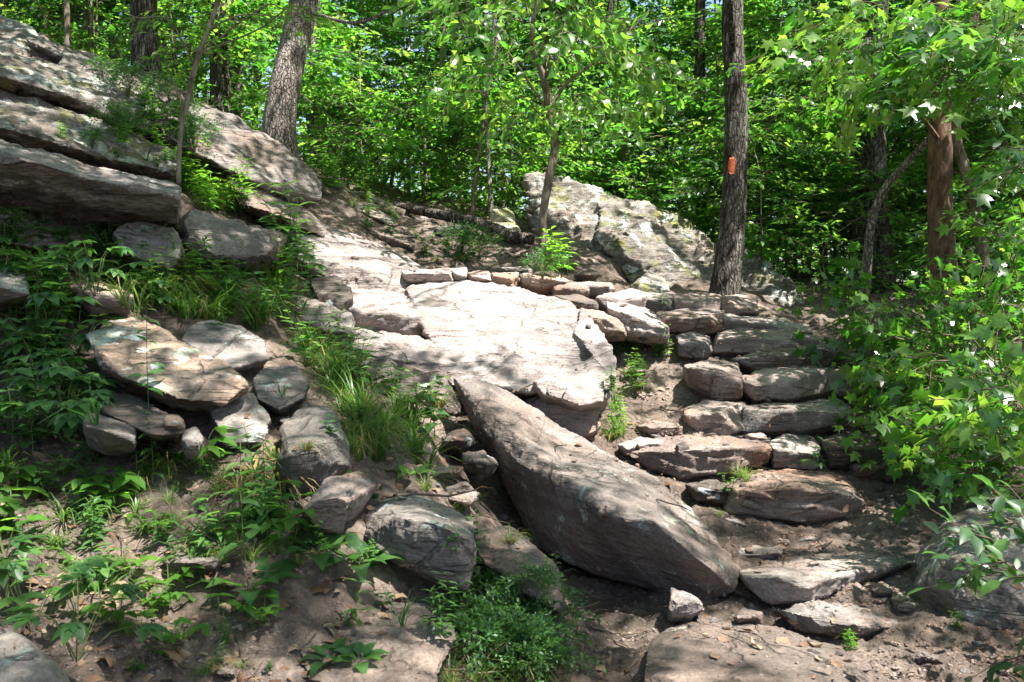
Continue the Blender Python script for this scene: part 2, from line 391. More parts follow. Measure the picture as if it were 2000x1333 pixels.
def tube(g, path, rad, sides=8, mi=0, rnd=0.5, cap=True, rfun=None):
    path = np.asarray(path, float); n = len(path)
    rad = np.full(n, rad) if np.isscalar(rad) else np.asarray(rad, float)
    t = np.gradient(path, axis=0); t /= np.linalg.norm(t, axis=1, keepdims=True) + 1e-9
    a = np.array([1.0, 0, 0]) if abs(t[0][0]) < 0.9 else np.array([0, 1.0, 0])
    V = []
    th = np.arange(sides) * 2 * math.pi / sides
    for i in range(n):
        u = a - t[i] * (a @ t[i]); u /= np.linalg.norm(u); a = u
        v = np.cross(t[i], u)
        V.append(path[i] + rad[i] * (np.cos(th)[:, None] * u + np.sin(th)[:, None] * v))
    V = np.concatenate(V)
    if rfun is not None: V = rfun(V, np.repeat(path, sides, 0), np.repeat(rad, sides))
    fs = []
    for i in range(n - 1):
        for j in range(sides):
            k = (j + 1) % sides
            fs.append((i * sides + j, i * sides + k, (i + 1) * sides + k, (i + 1) * sides + j))
    if cap:
        fs.append(tuple(range(sides))[::-1]); fs.append(tuple((n - 1) * sides + j for j in range(sides)))
    g.add(V, fs, rnd, mi)
    return V

def spline(pts, n):
    pts = np.asarray(pts, float); k = len(pts)
    if k == 2: t = np.linspace(0, 1, n)[:, None]; return pts[0] * (1 - t) + pts[1] * t
    P_ = np.concatenate([[2 * pts[0] - pts[1]], pts, [2 * pts[-1] - pts[-2]]])
    out_ = []
    for s in np.linspace(0, k - 1 - 1e-6, n):
        i = int(s); f = s - i; p0, p1, p2, p3 = P_[i:i + 4]
        out_.append(0.5 * ((2 * p1) + (-p0 + p2) * f + (2 * p0 - 5 * p1 + 4 * p2 - p3) * f * f + (-p0 + 3 * p1 - 3 * p2 + p3) * f ** 3))
    return np.array(out_)
# ------------------------------------------------------------------ terrain
TC = """1000,1330,2.95;0,1330,2.2;300,1250,2.5;600,1330,2.5;1300,1333,2.95;1700,1333,2.95;2000,1333,2.85
1100,1200,3.6;1500,1240,3.4;1600,1140,3.85;1750,1010,4.6;1400,1110,4.0;1300,1050,4.4
0,1100,2.75;200,1010,3.1;0,850,3.4;300,910,3.35;600,1080,3.0;900,1050,3.5;850,880,4.4;800,800,5.0
0,720,4.0;150,620,4.4;450,640,4.8;0,520,4.7;600,640,5.5;300,540,5.2;400,420,6.4;650,450,8.2;720,410,9.2
-100,330,5.4;0,70,7.8;200,130,8.3;285,150,9;430,220,9.6;545,330,8.8;-300,100,8
850,450,9.2;1000,510,8.7;900,495,8.5;700,375,11;900,405,12;1100,490,8.8;1415,580,8.2;1250,585,8.4;1550,625,8
1650,570,10;1850,570,9;1700,650,7.6;1950,720,6.2;1750,810,6;1850,905,5.2;2000,960,4.6;1240,810,5.8;1200,900,5.2;1270,690,6.9;960,920,4.95;1010,1010,4.8;1070,1090,4.4;1200,1158,4.1
1600,995,4.75;1600,882,5.42;1500,808,6.05;1550,747,6.45;1500,692,6.9;1450,656,7.3;1350,617,7.75;1000,620,7.3;800,560,7.7;1000,790,5.9;700,760,5.6
1100,850,5.2;1300,1180,3.7;2200,1200,3.2;2300,900,4.8;2300,650,7;-300,900,3;-200,600,4.2"""
tp = np.array([W(*map(float, q.split(','))) for ln in TC.split('\n') for q in ln.split(';')])
tw = np.array([[0, 0, .15], [-2, .3, .8], [2.5, .5, .35], [0, -4, 0], [-6, 0, 2.2], [6, 0, .5], [-8, 8, 4.8], [8, 8, .8], [0, 17, 2.6], [-9, 17, 4.6],
               [9, 17, 1.0], [0, 28, .2], [-14, 28, 2.0], [14, 28, -.8], [0, 45, -4], [30, 45, -4], [-30, 45, -3], [-25, 10, 5], [25, 10, -2],
               [-5, -8, 0.6], [6, -8, -.6], [-20, -10, 2], [20, -10, -2]], float)
tp = np.concatenate([tp, tw])
def _U(r): return np.where(r > 1e-9, r * r * np.log(np.maximum(r, 1e-9)), 0)
_n = len(tp); _D = np.linalg.norm(tp[:, None, :2] - tp[None, :, :2], axis=2)
_A = np.zeros((_n + 3, _n + 3)); _A[:_n, :_n] = _U(_D) + np.eye(_n) * 0.02
_A[:_n, _n] = 1; _A[:_n, _n + 1:] = tp[:, :2]; _A[_n, :_n] = 1; _A[_n + 1:, :_n] = tp[:, :2].T
_w = np.linalg.solve(_A, np.concatenate([tp[:, 2], np.zeros(3)]))
def tz0(xy):
    xy = np.atleast_2d(xy); z = np.zeros(len(xy))
    for i in range(0, len(xy), 20000):
        q = xy[i:i + 20000]; z[i:i + 20000] = _U(np.linalg.norm(q[:, None] - tp[None, :, :2], axis=2)) @ _w[:_n] + _w[_n] + q @ _w[_n + 1:]
    r = np.linalg.norm(xy - [0, 5], axis=1); k = np.clip((r - 24) / 25, 0, 1); k = k * k * (3 - 2 * k)
    return z * (1 - k) + (-4.0) * k
def tz(xy):
    xy = np.atleast_2d(xy); p = np.c_[xy, np.zeros(len(xy))]
    r = np.linalg.norm(xy, axis=1); a = np.clip(r / 5, 0.4, 3)
    z = tz0(xy) + 0.055 * fbm(p * 1.7, 3) * a
    n_ = fbm(p * 7.5, 4)
    z += 0.03 * n_ + 0.02 * np.abs(fbm(p * 19 + 5, 3)) + .03 * np.abs(fbm(p * 3.1 + 2, 3))
    # small soil terraces
    return z
ang = np.concatenate([np.linspace(-math.pi, -0.78, 50, endpoint=False), np.linspace(-0.78, 0.78, 640, endpoint=False), np.linspace(0.78, math.pi, 50, endpoint=False)])
rad = np.concatenate([[0.05], np.geomspace(0.6, 14, 430), np.geomspace(15, 900, 60)])
A_, R_ = np.meshgrid(ang, rad); X_ = (R_ * np.sin(A_)).ravel(); Y_ = (R_ * np.cos(A_)).ravel()
xy = np.c_[X_, Y_]; Z_ = tz(xy)
na, nr = len(ang), len(rad)
ii, jj = np.meshgrid(np.arange(nr - 1), np.arange(na), indexing='ij'); jn = (jj + 1) % na
q = np.stack([ii * na + jj, ii * na + jn, (ii + 1) * na + jn, (ii + 1) * na + jj], -1).reshape(-1, 4)[:, ::-1]
TV = np.c_[xy, Z_]
me = raw_mesh('ground', TV, q.ravel(), np.full(len(q), 4))
ground = link_mesh('ground', me, M['soil']); ground['kind'] = 'structure'; 
BV, BF = [TV], [q]; bn = [len(TV)]
SOLID_NAMES = []

# ------------------------------------------------------------------ rocks
LAND = []     # landmarks for describing plants: (px, py, phrase)
def pts(s):
    return [W(*map(float, q.split(','))) for q in s.replace('\n', ' ').split()]

def rock(name, label, mat, hulls, t=0.3, taper=0.85, amp=1.0, strata=0.5, vox=None, cat=None, group=None, short=None, seed=None, res=1.0, smooth=1, facets=16, lift=0.0, ledge=None, under=0.12, near=1.0, axis=(0.25, -0.12, 1)):
    if ledge is not None:      # a tread above, an upright or undercut front below
        new = []
        for h in hulls:
            a_ = np.array([list(map(float, q_.split(','))) for q_ in h.split()])
            i0, i1 = int(a_[:, 0].argmin()), int(a_[:, 0].argmax())
            lo_, hi_ = a_[i0], a_[i1]; lineY = lambda x: lo_[1] + (hi_[1] - lo_[1]) * (x - lo_[0]) / max(1, hi_[0] - lo_[0])
            top = sorted([r_ for r_ in a_.tolist() if r_[1] <= lineY(r_[0]) + .01]); bot = [r_ for r_ in a_.tolist() if r_[1] > lineY(r_[0]) + .01]
            out_ = [f'{r_[0]},{r_[1]},{r_[2]}' for r_ in top]
            tx = [r_[0] for r_ in top]; ty = [r_[1] for r_ in top]
            for x, y, d in bot:
                yt = float(np.interp(x, tx, ty)); out_.append(f'{x},{yt + (y - yt) * ledge},{d}'); out_.append(f'{x},{y},{d + under}')
            new.append(' '.join(out_))
        hulls = new
    allp = np.array([p for h in hulls for p in pts(h)])
    dmean = float(((allp - CAM) @ FW).mean())
    bm = bmesh.new()
    for h in hulls:
        p = CAM + (np.array(pts(h)) - CAM) * near; p[:, 2] += lift; d = (p - CAM) @ FW
        back = CAM + (p - CAM) * ((d + t) / d)[:, None]; back[:, 2] -= t * 0.25
        c = back.mean(0); back = c + (back - c) * taper
        vs = [bm.verts.new(v) for v in np.concatenate([p, back])]
        r = bmesh.ops.convex_hull(bm, input=vs)
        junk = [g for g in r['geom_interior'] + r['geom_unused'] if isinstance(g, bmesh.types.BMVert)]
        bmesh.ops.delete(bm, geom=list(set(junk)), context='VERTS')
    bmesh.ops.recalc_face_normals(bm, faces=bm.faces)
    me0 = bpy.data.meshes.new('tmp'); bm.to_mesh(me0); bm.free()
    o0 = bpy.data.objects.new('tmp', me0); COL.objects.link(o0)
    ext = np.ptp(allp, axis=0).max()
    v = vox or max(dmean / 866 * 1.7 * res, ext / 230)
    mod = o0.modifiers.new('r', 'REMESH'); mod.mode = 'VOXEL'; mod.voxel_size = v
    ms = o0.modifiers.new('s', 'SMOOTH'); ms.factor = 0.5; ms.iterations = smooth
    dg = bpy.context.evaluated_depsgraph_get(); ev = o0.evaluated_get(dg)
    me = bpy.data.meshes.new_from_object(ev, depsgraph=dg)
    bpy.data.objects.remove(o0); bpy.data.meshes.remove(me0)
    n_ = len(me.vertices); co = np.empty(n_ * 3); me.vertices.foreach_get('co', co); co = co.reshape(-1, 3)
    no = np.empty(n_ * 3, dtype=np.float32); me.vertex_normals.foreach_get('vector', no); no = no.reshape(-1, 3).astype(float)
    sz = min(ext, 1.6)
    sd_ = (abs(hash_(name + label)) % 97) * 3.1 if seed is None else seed
    q_ = co + sd_
    disp = 0.028 * sz * fbm(q_ * (2.0 / sz), 3) + 0.014 * sz ** 0.7 * fbm(q_ * 7.0, 5, gain=.6)
    # angular fracture: ridged noise
    disp += -0.020 * sz ** 0.7 * np.abs(fbm(q_ * 4.2 + 9, 3))
    ax = np.array(axis, float); ax /= np.linalg.norm(ax)
    h = co @ ax + 0.035 * fbm(q_ * 2.2, 3)
    f_ = 9.0 + 3 * math.sin(sd_)
    saw = (h * f_ + 0.6 * pnoise(q_ * 3.1)) % 1.0
    side = 1 - np.abs(no @ ax)
    disp += strata * 0.035 * side * (np.where(saw < 0.9, (saw / 0.9) ** .6, (1 - saw) / 0.1) - 0.5) * (0.6 + pnoise(q_ * 1.3 + 40))
    co = co + no * (disp * amp)[:, None]
    fr = np.random.default_rng(int(sd_ * 10)); cc = co.mean(0)
    for _ in range(facets):      # broken-off flat faces
        nn = fr.normal(0, 1, 3); nn[2] = nn[2] * .8 + .15; nn /= np.linalg.norm(nn)
        h_ = (co - cc) @ nn; lim = h_.max() * fr.uniform(.80, .96)
        over = np.maximum(h_ - lim, 0); co = co - nn * (over * .92)[:, None]
    co = co + no * (0.006 * amp * fbm(co * 16 + 3, 3) + 0.0035 * fbm(co * 45, 2))[:, None]
    org = co.mean(0); org[2] = co[:, 2].min()
    me.vertices.foreach_set('co', (co - org).astype(np.float32).ravel()); 
    me.polygons.foreach_set('use_smooth', np.ones(len(me.polygons), dtype=bool)); me.update()
    o = link_mesh(name, me, M[mat], loc=org)
    k = len(me.polygons); lt = np.empty(k, dtype=np.int32); me.polygons.foreach_get('loop_total', lt)
    lv = np.empty(int(lt.sum()), dtype=np.int32); me.loops.foreach_get('vertex_index', lv)
    if (lt == 4).all():
        BV.append(co); BF.append(lv.reshape(-1, 4) + bn[0]); bn[0] += len(co)
    tag(o, label, cat or ('step' if 'step' in name else 'rock'), group)
    o['kind'] = 'thing'
    x, y, _ = P(co.mean(0)); LAND.append((x, y, (short or label), o.name))
    return o
def hash_(s):
    h = 0
    for c in s: h = (h * 131 + ord(c)) % 1000003
    return h

# the leaning fallen block and the big worn slope
rock('leaning_slab', 'long dark grey block leaning down from the pale rock face to the trail', 'slab',
     ["885,736,5.05 915,728,5.15 1010,772,5.2 1130,850,5.0 950,848,4.6 1010,905,4.3 1095,928,4.05 903,792,5.1 955,875,4.8 1000,985,4.6 1040,1050,4.45",
      "1130,850,5.0 1290,940,4.65 1380,1030,4.25 1444,1112,3.85 1010,905,4.3 1100,928,4.0 1200,1010,3.66 1278,1018,3.56 1388,1110,3.46 1003,990,4.6 1045,1066,4.4 1150,1116,4.1 1290,1156,3.85 1375,1182,3.7 1435,1154,3.66"],
     t=0.2, taper=0.8, amp=0.4, strata=0.15, short='the leaning dark block', smooth=0, res=0.8, facets=0)
rock('rock_face', 'broad sloping sheet of worn pale sandstone, brightly sunlit, in the middle of the hillside', 'pale',
     ["790,562,6.9 830,545,7.05 1000,552,6.95 1110,592,6.45 1175,650,5.85 1205,735,5.4 1040,768,5.3 930,748,5.4 925,678,5.8 835,655,5.85 822,618,6.1",
      "540,450,6.9 640,440,7.6 760,480,7.75 835,524,7.5 800,545,7.05 700,520,6.72 560,490,6.5 562,520,6.55 640,545,6.6 720,556,6.75 792,572,6.9",
      "580,548,6.5 640,545,6.75 790,572,6.95 850,600,6.6 822,620,6.05 690,606,5.92 610,592,5.98 690,640,6.0 820,660,6.1",
      "600,635,5.8 690,640,6.05 830,668,6.1 925,678,5.85 880,712,5.5 740,700,5.5 640,662,5.6 740,735,5.6",
      "735,705,5.55 860,705,5.65 925,680,5.75 945,720,5.5 930,745,5.42 920,760,5.35 860,752,5.38 760,738,5.45",
      "1040,745,5.2 1095,712,5.4 1190,690,5.5 1190,775,5.15 1140,792,5.08 1062,772,5.12",
      "1135,600,6.2 1180,650,5.75 1206,700,5.4 1205,742,5.28 1160,700,5.4 1120,650,5.8"],
     t=0.55, amp=0.6, strata=1.6, short='the pale rock face', smooth=0, res=0.95, axis=(-0.42, 0.30, 1), facets=0)
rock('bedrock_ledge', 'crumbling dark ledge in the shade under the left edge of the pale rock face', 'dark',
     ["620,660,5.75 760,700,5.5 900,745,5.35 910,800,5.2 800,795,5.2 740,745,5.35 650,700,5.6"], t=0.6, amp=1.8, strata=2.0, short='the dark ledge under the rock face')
rock('undercut_block', 'shaded brown block propping up the lower lip of the pale rock face', 'step',
     ["1020,772,5.4 1168,790,5.25 1172,835,5.2 1150,862,5.15 1080,850,5.3 1040,810,5.3"], t=0.4, strata=1.6, short='the propping block')
rock('lip_block', 'squarish pale block on the lower lip of the rock face above the leaning slab', 'pale',
     ["1062,740,5.15 1130,732,5.3 1185,742,5.2 1180,785,5.08 1135,792,5.02 1068,765,5.05"], t=0.3, amp=0.6)

# stones laid along the upper rim of the rock face
rim = [
 ('783,527,7.0 875,523,7.2 888,528,7.1 886,550,6.95 800,552,6.9 786,545,6.9', 'pale', 'flat rectangular stone at the left start of the rim above the rock face'),
 ('878,524,7.15 912,522,7.2 914,545,7.0 884,548,7.0', 'pale', 'narrow upright stone wedged second from the left in the rim above the rock face'),
 ('910,530,7.1 955,528,7.2 962,548,7.0 915,552,7.0', 'step', 'low buff stone with rounded top in the middle of the rim'),
 ('958,532,7.1 1015,532,7.2 1013,556,6.95 998,572,6.85 985,560,6.9 962,550,6.95', 'step', 'blocky rim stone with a chipped reddish lower corner'),
 ('1014,534,7.15 1080,536,7.25 1122,548,7.15 1105,560,6.95 1050,566,6.9 1020,558,6.9', 'step', 'wide overhanging rim stone with a deep shadow below it'),
 ('1078,560,6.9 1110,548,7.1 1150,555,7.1 1148,580,6.9 1110,592,6.8 1082,582,6.8', 'step', 'reddish rounded rim stone beside the overhanging one'),
 ('1132,552,7.3 1195,550,7.4 1202,566,7.2 1190,578,7.1 1140,576,7.1', 'pale', 'flat buff stone set back at the right end of the rim'),
 ('1160,580,6.8 1235,562,7.2 1262,572,7.2 1258,598,6.9 1190,608,6.7', 'pale', 'pale slanting stone at the top left of the steps'),
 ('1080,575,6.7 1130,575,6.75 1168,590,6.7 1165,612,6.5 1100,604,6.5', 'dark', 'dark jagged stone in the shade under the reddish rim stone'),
 ('1105,600,6.4 1160,605,6.6 1220,622,6.6 1222,650,6.35 1180,648,6.25 1120,625,6.25', 'step', 'rust coloured layered ledge under the slanting stone'),
 ('1180,590,6.7 1260,598,6.95 1308,640,6.8 1300,665,6.6 1225,650,6.45 1185,620,6.5', 'pale', 'humped pale stone beside the grass left of the upper steps'),
]
for s_, mt, lb in rim: rock('rim_stone', lb, mt, [s_], t=0.28, strata=0.8, facets=2, smooth=0, ledge=.3, taper=1.0, under=.05, group='stones along the rim of the rock face')

# the stone steps, bottom to top
steps = [
 ('step_slab', '1405,982,4.55 1440,930,4.95 1500,908,5.25 1640,918,5.25 1672,955,4.8 1695,985,4.6 1660,1014,4.45 1560,1018,4.4 1425,1000,4.48', 'step', 'broad layered slab forming the lowest step', .3, 2.0),
 ('step_stone', '1225,885,5.15 1290,852,5.5 1400,848,5.55 1505,855,5.5 1505,905,5.1 1430,918,5.0 1330,935,4.95 1270,915,5.0', 'step', 'rough rust brown ledge in the second step behind the leaning block', .35, 2.2),
 ('step_stone', '1500,862,5.3 1540,842,5.6 1590,850,5.6 1602,880,5.25 1598,918,5.05 1510,915,5.05', 'grey', 'squarish purple grey block in the middle of the second step', .3, .6),
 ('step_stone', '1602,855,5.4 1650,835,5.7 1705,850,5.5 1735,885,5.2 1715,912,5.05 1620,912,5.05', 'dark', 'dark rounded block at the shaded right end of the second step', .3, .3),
 ('step_stone', '1335,797,5.7 1380,782,5.98 1458,784,5.95 1462,838,5.52 1420,852,5.48 1340,845,5.52', 'step', 'reddish short block at the left end of the third step', .3, .5),
 ('step_stone', '1450,795,5.75 1520,782,6.0 1640,778,6.0 1672,800,5.75 1665,828,5.5 1560,842,5.45 1452,840,5.5', 'grey', 'long smooth grey kerb block of the third step', .3, .5),
 ('step_stone', '1335,715,6.2 1380,702,6.4 1440,706,6.4 1450,735,6.05 1448,775,5.85 1402,784,5.85 1345,738,6.0', 'step', 'tilted diamond shaped block leaning on the left of the fourth step', .3, .4),
 ('step_stone', '1446,735,6.1 1490,718,6.4 1560,714,6.45 1630,716,6.35 1632,758,5.98 1560,776,5.86 1475,782,5.85 1450,765,5.92', 'step', 'long rounded block in the middle of the fourth step', .3, .5),
 ('step_stone', '1618,722,6.25 1680,716,6.35 1712,735,6.2 1700,762,6.0 1640,770,5.95 1618,758,6.0', 'step', 'lumpy brown block at the right end of the fourth step by the shrub', .3, .8),
 ('step_stone', '1428,702,6.5 1500,676,6.9 1630,662,7.0 1660,690,6.7 1610,716,6.4 1480,722,6.35', 'step', 'low tapering slab of the fifth step, rust red on its face', .3, .7),
 ('step_stone', '1382,650,6.95 1440,640,7.2 1558,642,7.2 1560,676,6.8 1480,692,6.7 1390,688,6.75', 'step', 'long straight block of the sixth step', .3, .5),
 ('step_stone', '1545,650,7.1 1600,655,7.1 1620,670,6.95 1590,682,6.8 1550,674,6.85', 'step', 'small low stone ending the sixth step on the right', .25, .5),
 ('step_stone', '1318,655,6.9 1350,648,7.05 1388,658,7.0 1392,685,6.75 1370,702,6.6 1325,695,6.65', 'grey', 'round grey boulder at the left end of the sixth step', .3, .2),
 ('step_stone', '1278,610,7.4 1340,602,7.6 1416,608,7.5 1418,644,7.12 1370,655,7.05 1296,645,7.1', 'step', 'left block of the seventh step with a dark gap beneath', .3, .5),
 ('step_stone', '1405,612,7.5 1480,615,7.6 1580,635,7.5 1590,650,7.2 1520,655,7.1 1415,645,7.15', 'pale', 'thin tapering tread slab of the seventh step under the blazed tree', .3, .5),
 ('step_stone', '1236,575,7.75 1270,570,7.95 1318,572,7.95 1316,612,7.55 1240,606,7.6', 'pale', 'left pale block in the top course of the steps', .3, .3),
 ('step_stone', '1314,575,7.75 1350,571,7.95 1408,575,7.9 1408,614,7.5 1316,612,7.55', 'step', 'middle rosy block in the top course of the steps', .3, .3),
 ('step_stone', '1406,577,7.75 1440,574,7.9 1478,580,7.85 1482,612,7.5 1410,616,7.5', 'step', 'right block in the top course of the steps at the foot of the blazed tree', .3, .3),
 ('step_stone', '1655,905,5.2 1700,885,5.4 1760,900,5.3 1790,930,5.1 1740,940,5.0 1670,935,5.0', 'step', 'low dark shelf at the shaded right foot of the second step', .3, 1.2),
 ('step_stone', '1450,850,5.42 1490,842,5.5 1500,858,5.35 1470,866,5.3', 'step', 'thin wedge stone packed between the second and third steps', .15, 1.0),
 ('step_stone', '1240,830,5.55 1285,820,5.7 1335,832,5.6 1330,850,5.45 1260,852,5.42', 'step', 'flat reddish stone in the soil left of the third step', .15, 1.0),
 ('step_stone', '1205,868,5.2 1250,852,5.4 1300,860,5.35 1290,882,5.2 1225,890,5.1', 'pale', 'sunlit flat stone in the soil behind the leaning block', .15, 1.0),
 ('step_stone', '1630,690,6.8 1680,690,6.8 1705,706,6.6 1650,716,6.5', 'step', 'narrow brown stone under the shrub at the right of the fifth step', .2, 1.0),
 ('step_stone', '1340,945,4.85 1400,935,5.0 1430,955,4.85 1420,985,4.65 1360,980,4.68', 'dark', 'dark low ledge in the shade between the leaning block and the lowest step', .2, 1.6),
]
for nm, s_, mt, lb, t_, sr_ in steps:
    rock(nm, lb, mt, [s_], t=t_ + .15, taper=1.0, strata=sr_ * .5 + .35, amp=0.7, cat='step', group='stones of the trail steps', smooth=0, facets=2, ledge=.34, under=.04)

# foot of the steps and right foreground
fg = [
 ('flat_slab', '1440,1128,3.85 1530,1102,4.1 1650,1092,4.2 1775,1088,4.15 1785,1112,3.95 1680,1142,3.75 1585,1190,3.5 1500,1188,3.45 1455,1155,3.62', 'grey', 'wide smooth tan slab on the trail at the right end of the leaning block', .10, .3, .5),
 ('flat_slab', '1510,1205,3.42 1600,1185,3.58 1740,1205,3.55 1762,1240,3.35 1660,1258,3.22 1560,1245,3.25', 'grey', 'thin split slab lying in front of the wide tan slab', .10, .8, .7),
 ('flat_slab', '1240,1262,3.15 1330,1215,3.4 1480,1212,3.42 1640,1262,3.15 1700,1330,2.9 1650,1400,2.7 1300,1400,2.7 1220,1330,2.9', 'dirty', 'large flat worn slab flush with the trail at the bottom edge', .10, .15, .35),
 ('loose_stone', '1305,1195,3.35 1312,1153,3.5 1350,1165,3.5 1376,1188,3.42 1350,1205,3.3 1310,1212,3.3', 'pale', 'pale triangular stone propped under the lower end of the leaning block', .12, .3, .8),
 ('loose_stone', '1430,1205,3.4 1450,1192,3.5 1490,1200,3.45 1485,1218,3.35 1440,1226,3.32', 'step', 'small brown stone between the leaning block and the flat slab', .1, .3, .8),
 ('loose_stone', '1700,1150,3.65 1722,1140,3.7 1745,1152,3.68 1740,1172,3.6 1708,1172,3.58', 'orange', 'round yellowish cobble at the left foot of the big lichened boulder', .1, .1, .8),
 ('loose_stone', '1698,1175,3.55 1735,1170,3.6 1732,1188,3.5 1705,1190,3.48', 'step', 'orange brown stone just below the yellowish cobble', .08, .3, .8),
 ('loose_stone', '1740,1172,3.6 1775,1165,3.65 1812,1195,3.5 1800,1212,3.4 1750,1205,3.42', 'step', 'angular tan stone against the base of the big lichened boulder', .12, .3, .8),
 ('loose_stone', '1415,1072,4.2 1440,1064,4.3 1530,1070,4.25 1528,1098,4.05 1480,1102,4.05 1425,1090,4.1', 'grey', 'brick shaped grey stone behind the tan slab', .12, .3, .7),
 ('loose_stone', '1388,1048,4.4 1410,1038,4.5 1438,1045,4.45 1440,1062,4.3 1395,1064,4.3', 'moss', 'small mossy stone beside the leaning block', .1, .3, .8),
 ('loose_stone', '1385,1012,4.55 1420,1002,4.7 1478,1015,4.65 1482,1035,4.45 1440,1042,4.4 1392,1030,4.45', 'pale', 'pale flat stone under the grass tuft by the lowest step', .12, .6, .8),
 ('loose_stone', '1772,1290,3.1 1800,1268,3.25 1865,1280,3.2 1872,1315,3.0 1800,1322,3.0', 'dark', 'dark jagged rock on the gravel in the bottom right corner', .12, .5, 1.1),
 ('loose_stone', '1945,1310,2.95 1975,1288,3.05 2030,1285,3.05 2040,1350,2.85 1960,1350,2.85', 'step', 'brown rounded rock cut off by the bottom right corner', .15, .3, .9),
 ('loose_stone', '1455,1060,4.35 1475,1042,4.5 1500,1050,4.45 1500,1066,4.3', 'pale', 'pale cobble first from the left in the row under the lowest step', .1, .2, .8),
 ('loose_stone', '1505,1052,4.4 1525,1040,4.5 1548,1050,4.45 1545,1075,4.25 1512,1072,4.25', 'step', 'tan upright cobble second in the row under the lowest step', .1, .2, .8),
 ('loose_stone', '1552,1055,4.4 1575,1042,4.5 1598,1052,4.4 1590,1068,4.3 1560,1068,4.3', 'grey', 'dull grey cobble in the middle of the row under the lowest step', .1, .2, .8),
 ('loose_stone', '1598,1052,4.4 1610,1036,4.5 1622,1042,4.45 1620,1064,4.3 1604,1066,4.3', 'dark', 'dark pointed cobble fourth in the row under the lowest step', .1, .2, .8),
 ('loose_stone', '1622,1062,4.35 1630,1036,4.5 1652,1044,4.45 1655,1068,4.3 1632,1072,4.28', 'orange', 'rust orange cobble at the right end of the row under the lowest step', .1, .2, .8),
]
for nm, s_, mt, lb, t_, sr_, am in fg:
    rock(nm, lb, mt, [s_], t=t_ + .05, strata=sr_ + .3, amp=am, smooth=0, cat='stone', facets=8, ledge=.6 if 'slab' in nm else .45, under=.05, lift=.0 if 'large flat' in lb else (.03 if 'slab' in nm else .01))
rock('lichened_boulder', 'large lichen blotched boulder at the right edge beside the trail', 'lichen',
     ["1778,1065,3.65 1830,1012,3.95 1900,985,4.15 2010,992,4.15 2120,1100,3.6 2120,1300,3.1 1960,1262,3.15 1880,1240,3.22 1800,1205,3.35 1776,1130,3.45 1850,1075,3.4 1960,1110,3.3"],
     t=0.5, strata=0.3, amp=1.0, short='the right-hand lichened boulder')
rock('retaining_rock', 'pale grey rock half hidden behind the right-hand shrub', 'lichen',
     ["1850,690,6.2 1900,665,6.4 2060,672,6.4 2080,770,6.0 1950,775,6.0 1860,745,6.1"], t=0.5, short='the rock behind the shrub')
rock('retaining_rock', 'low shaded rock under the right-hand shrub beside the third step', 'dark',
     ["1700,800,5.9 1760,780,6.1 1830,810,5.9 1820,860,5.6 1730,850,5.7"], t=0.4, short='the shaded rock under the shrub')

# background boulder
rock('long_boulder', 'huge sunlit lichen crusted boulder behind the steps and the blazed tree', 'lichen',
     ["1030,348,9.9 1052,332,10.1 1112,350,10.1 1190,380,9.8 1180,470,9.2 1230,548,8.8 1130,520,9.0 1060,465,9.4 1036,430,9.6",
      "1180,380,9.8 1245,395,9.8 1290,415,9.6 1340,440,9.5 1400,472,9.3 1410,585,8.6 1300,585,8.6 1230,548,8.7 1165,470,8.95",
      "1395,470,9.3 1450,480,9.3 1510,512,9.1 1562,560,8.9 1592,602,8.7 1560,625,8.5 1400,600,8.55"],
     t=1.1, strata=1.6, amp=2.0, short='the long lichened boulder', res=1.0, facets=0, smooth=0)
mid = [
 ('boulder', '1228,558,8.2 1265,530,8.4 1298,545,8.35 1316,578,8.1 1240,582,8.05', 'lichen', 'pointed grey boulder in front of the long lichened boulder at the head of the steps', .3, .3),
 ('boulder', '848,445,9.0 875,432,9.3 910,438,9.2 925,462,9.0 900,480,8.8 850,468,8.8', 'lichen', 'round grey boulder below the fallen log', .3, .2),
 ('boulder', '955,408,9.6 985,403,9.8 1005,415,9.7 1008,434,9.5 958,434,9.5', 'moss', 'upper of the two stacked mossy boulders left of the long boulder', .3, .2),
 ('boulder', '952,434,9.5 1008,432,9.6 1018,452,9.4 1012,466,9.2 956,462,9.2', 'moss', 'lower of the two stacked mossy boulders left of the long boulder', .3, .2),
 ('boulder', '808,418,9.8 830,408,10 852,420,9.8 848,440,9.5 812,438,9.5', 'grey', 'small round boulder behind the fallen log', .3, .2),
 ('boulder', '672,398,9.2 700,392,9.5 742,412,9.3 778,436,9.0 770,448,8.8 690,425,8.9', 'grey', 'wedge shaped slab lying just under the broken end of the log', .3, .6),
 ('boulder', '695,445,8.6 730,438,8.9 790,452,8.8 832,488,8.4 815,496,8.25 745,480,8.3 712,462,8.4', 'step', 'tilted reddish block on the upper trail below the wedge shaped slab', .3, .5),
 ('boulder', '600,455,8.0 640,440,8.3 700,462,8.1 735,482,7.9 700,488,7.75 640,472,7.8', 'pale', 'low pale stone between the tongue slab and the upper trail', .25, .5),
 ('boulder', '965,522,8.2 1035,520,8.4 1045,530,8.2 1030,538,8.0 970,534,8.0', 'pale', 'thin flat stepping stone on the upper trail behind the rim', .2, .3),
 ('boulder', '1120,532,8.1 1150,518,8.3 1172,532,8.2 1165,545,8.0 1128,545,8.0', 'dark', 'small dark jagged stone under the left end of the long boulder', .25, .5),
 ('boulder', '1010,470,9.0 1060,462,9.3 1075,485,9.0 1020,492,8.8', 'dark', 'shaded stone below the right end of the fallen log', .25, .5),
]
for nm, s_, mt, lb, t_, sr_ in mid: rock(nm, lb, mt, [s_], t=t_, strata=sr_ + .4, amp=0.9, facets=9, ledge=.45)
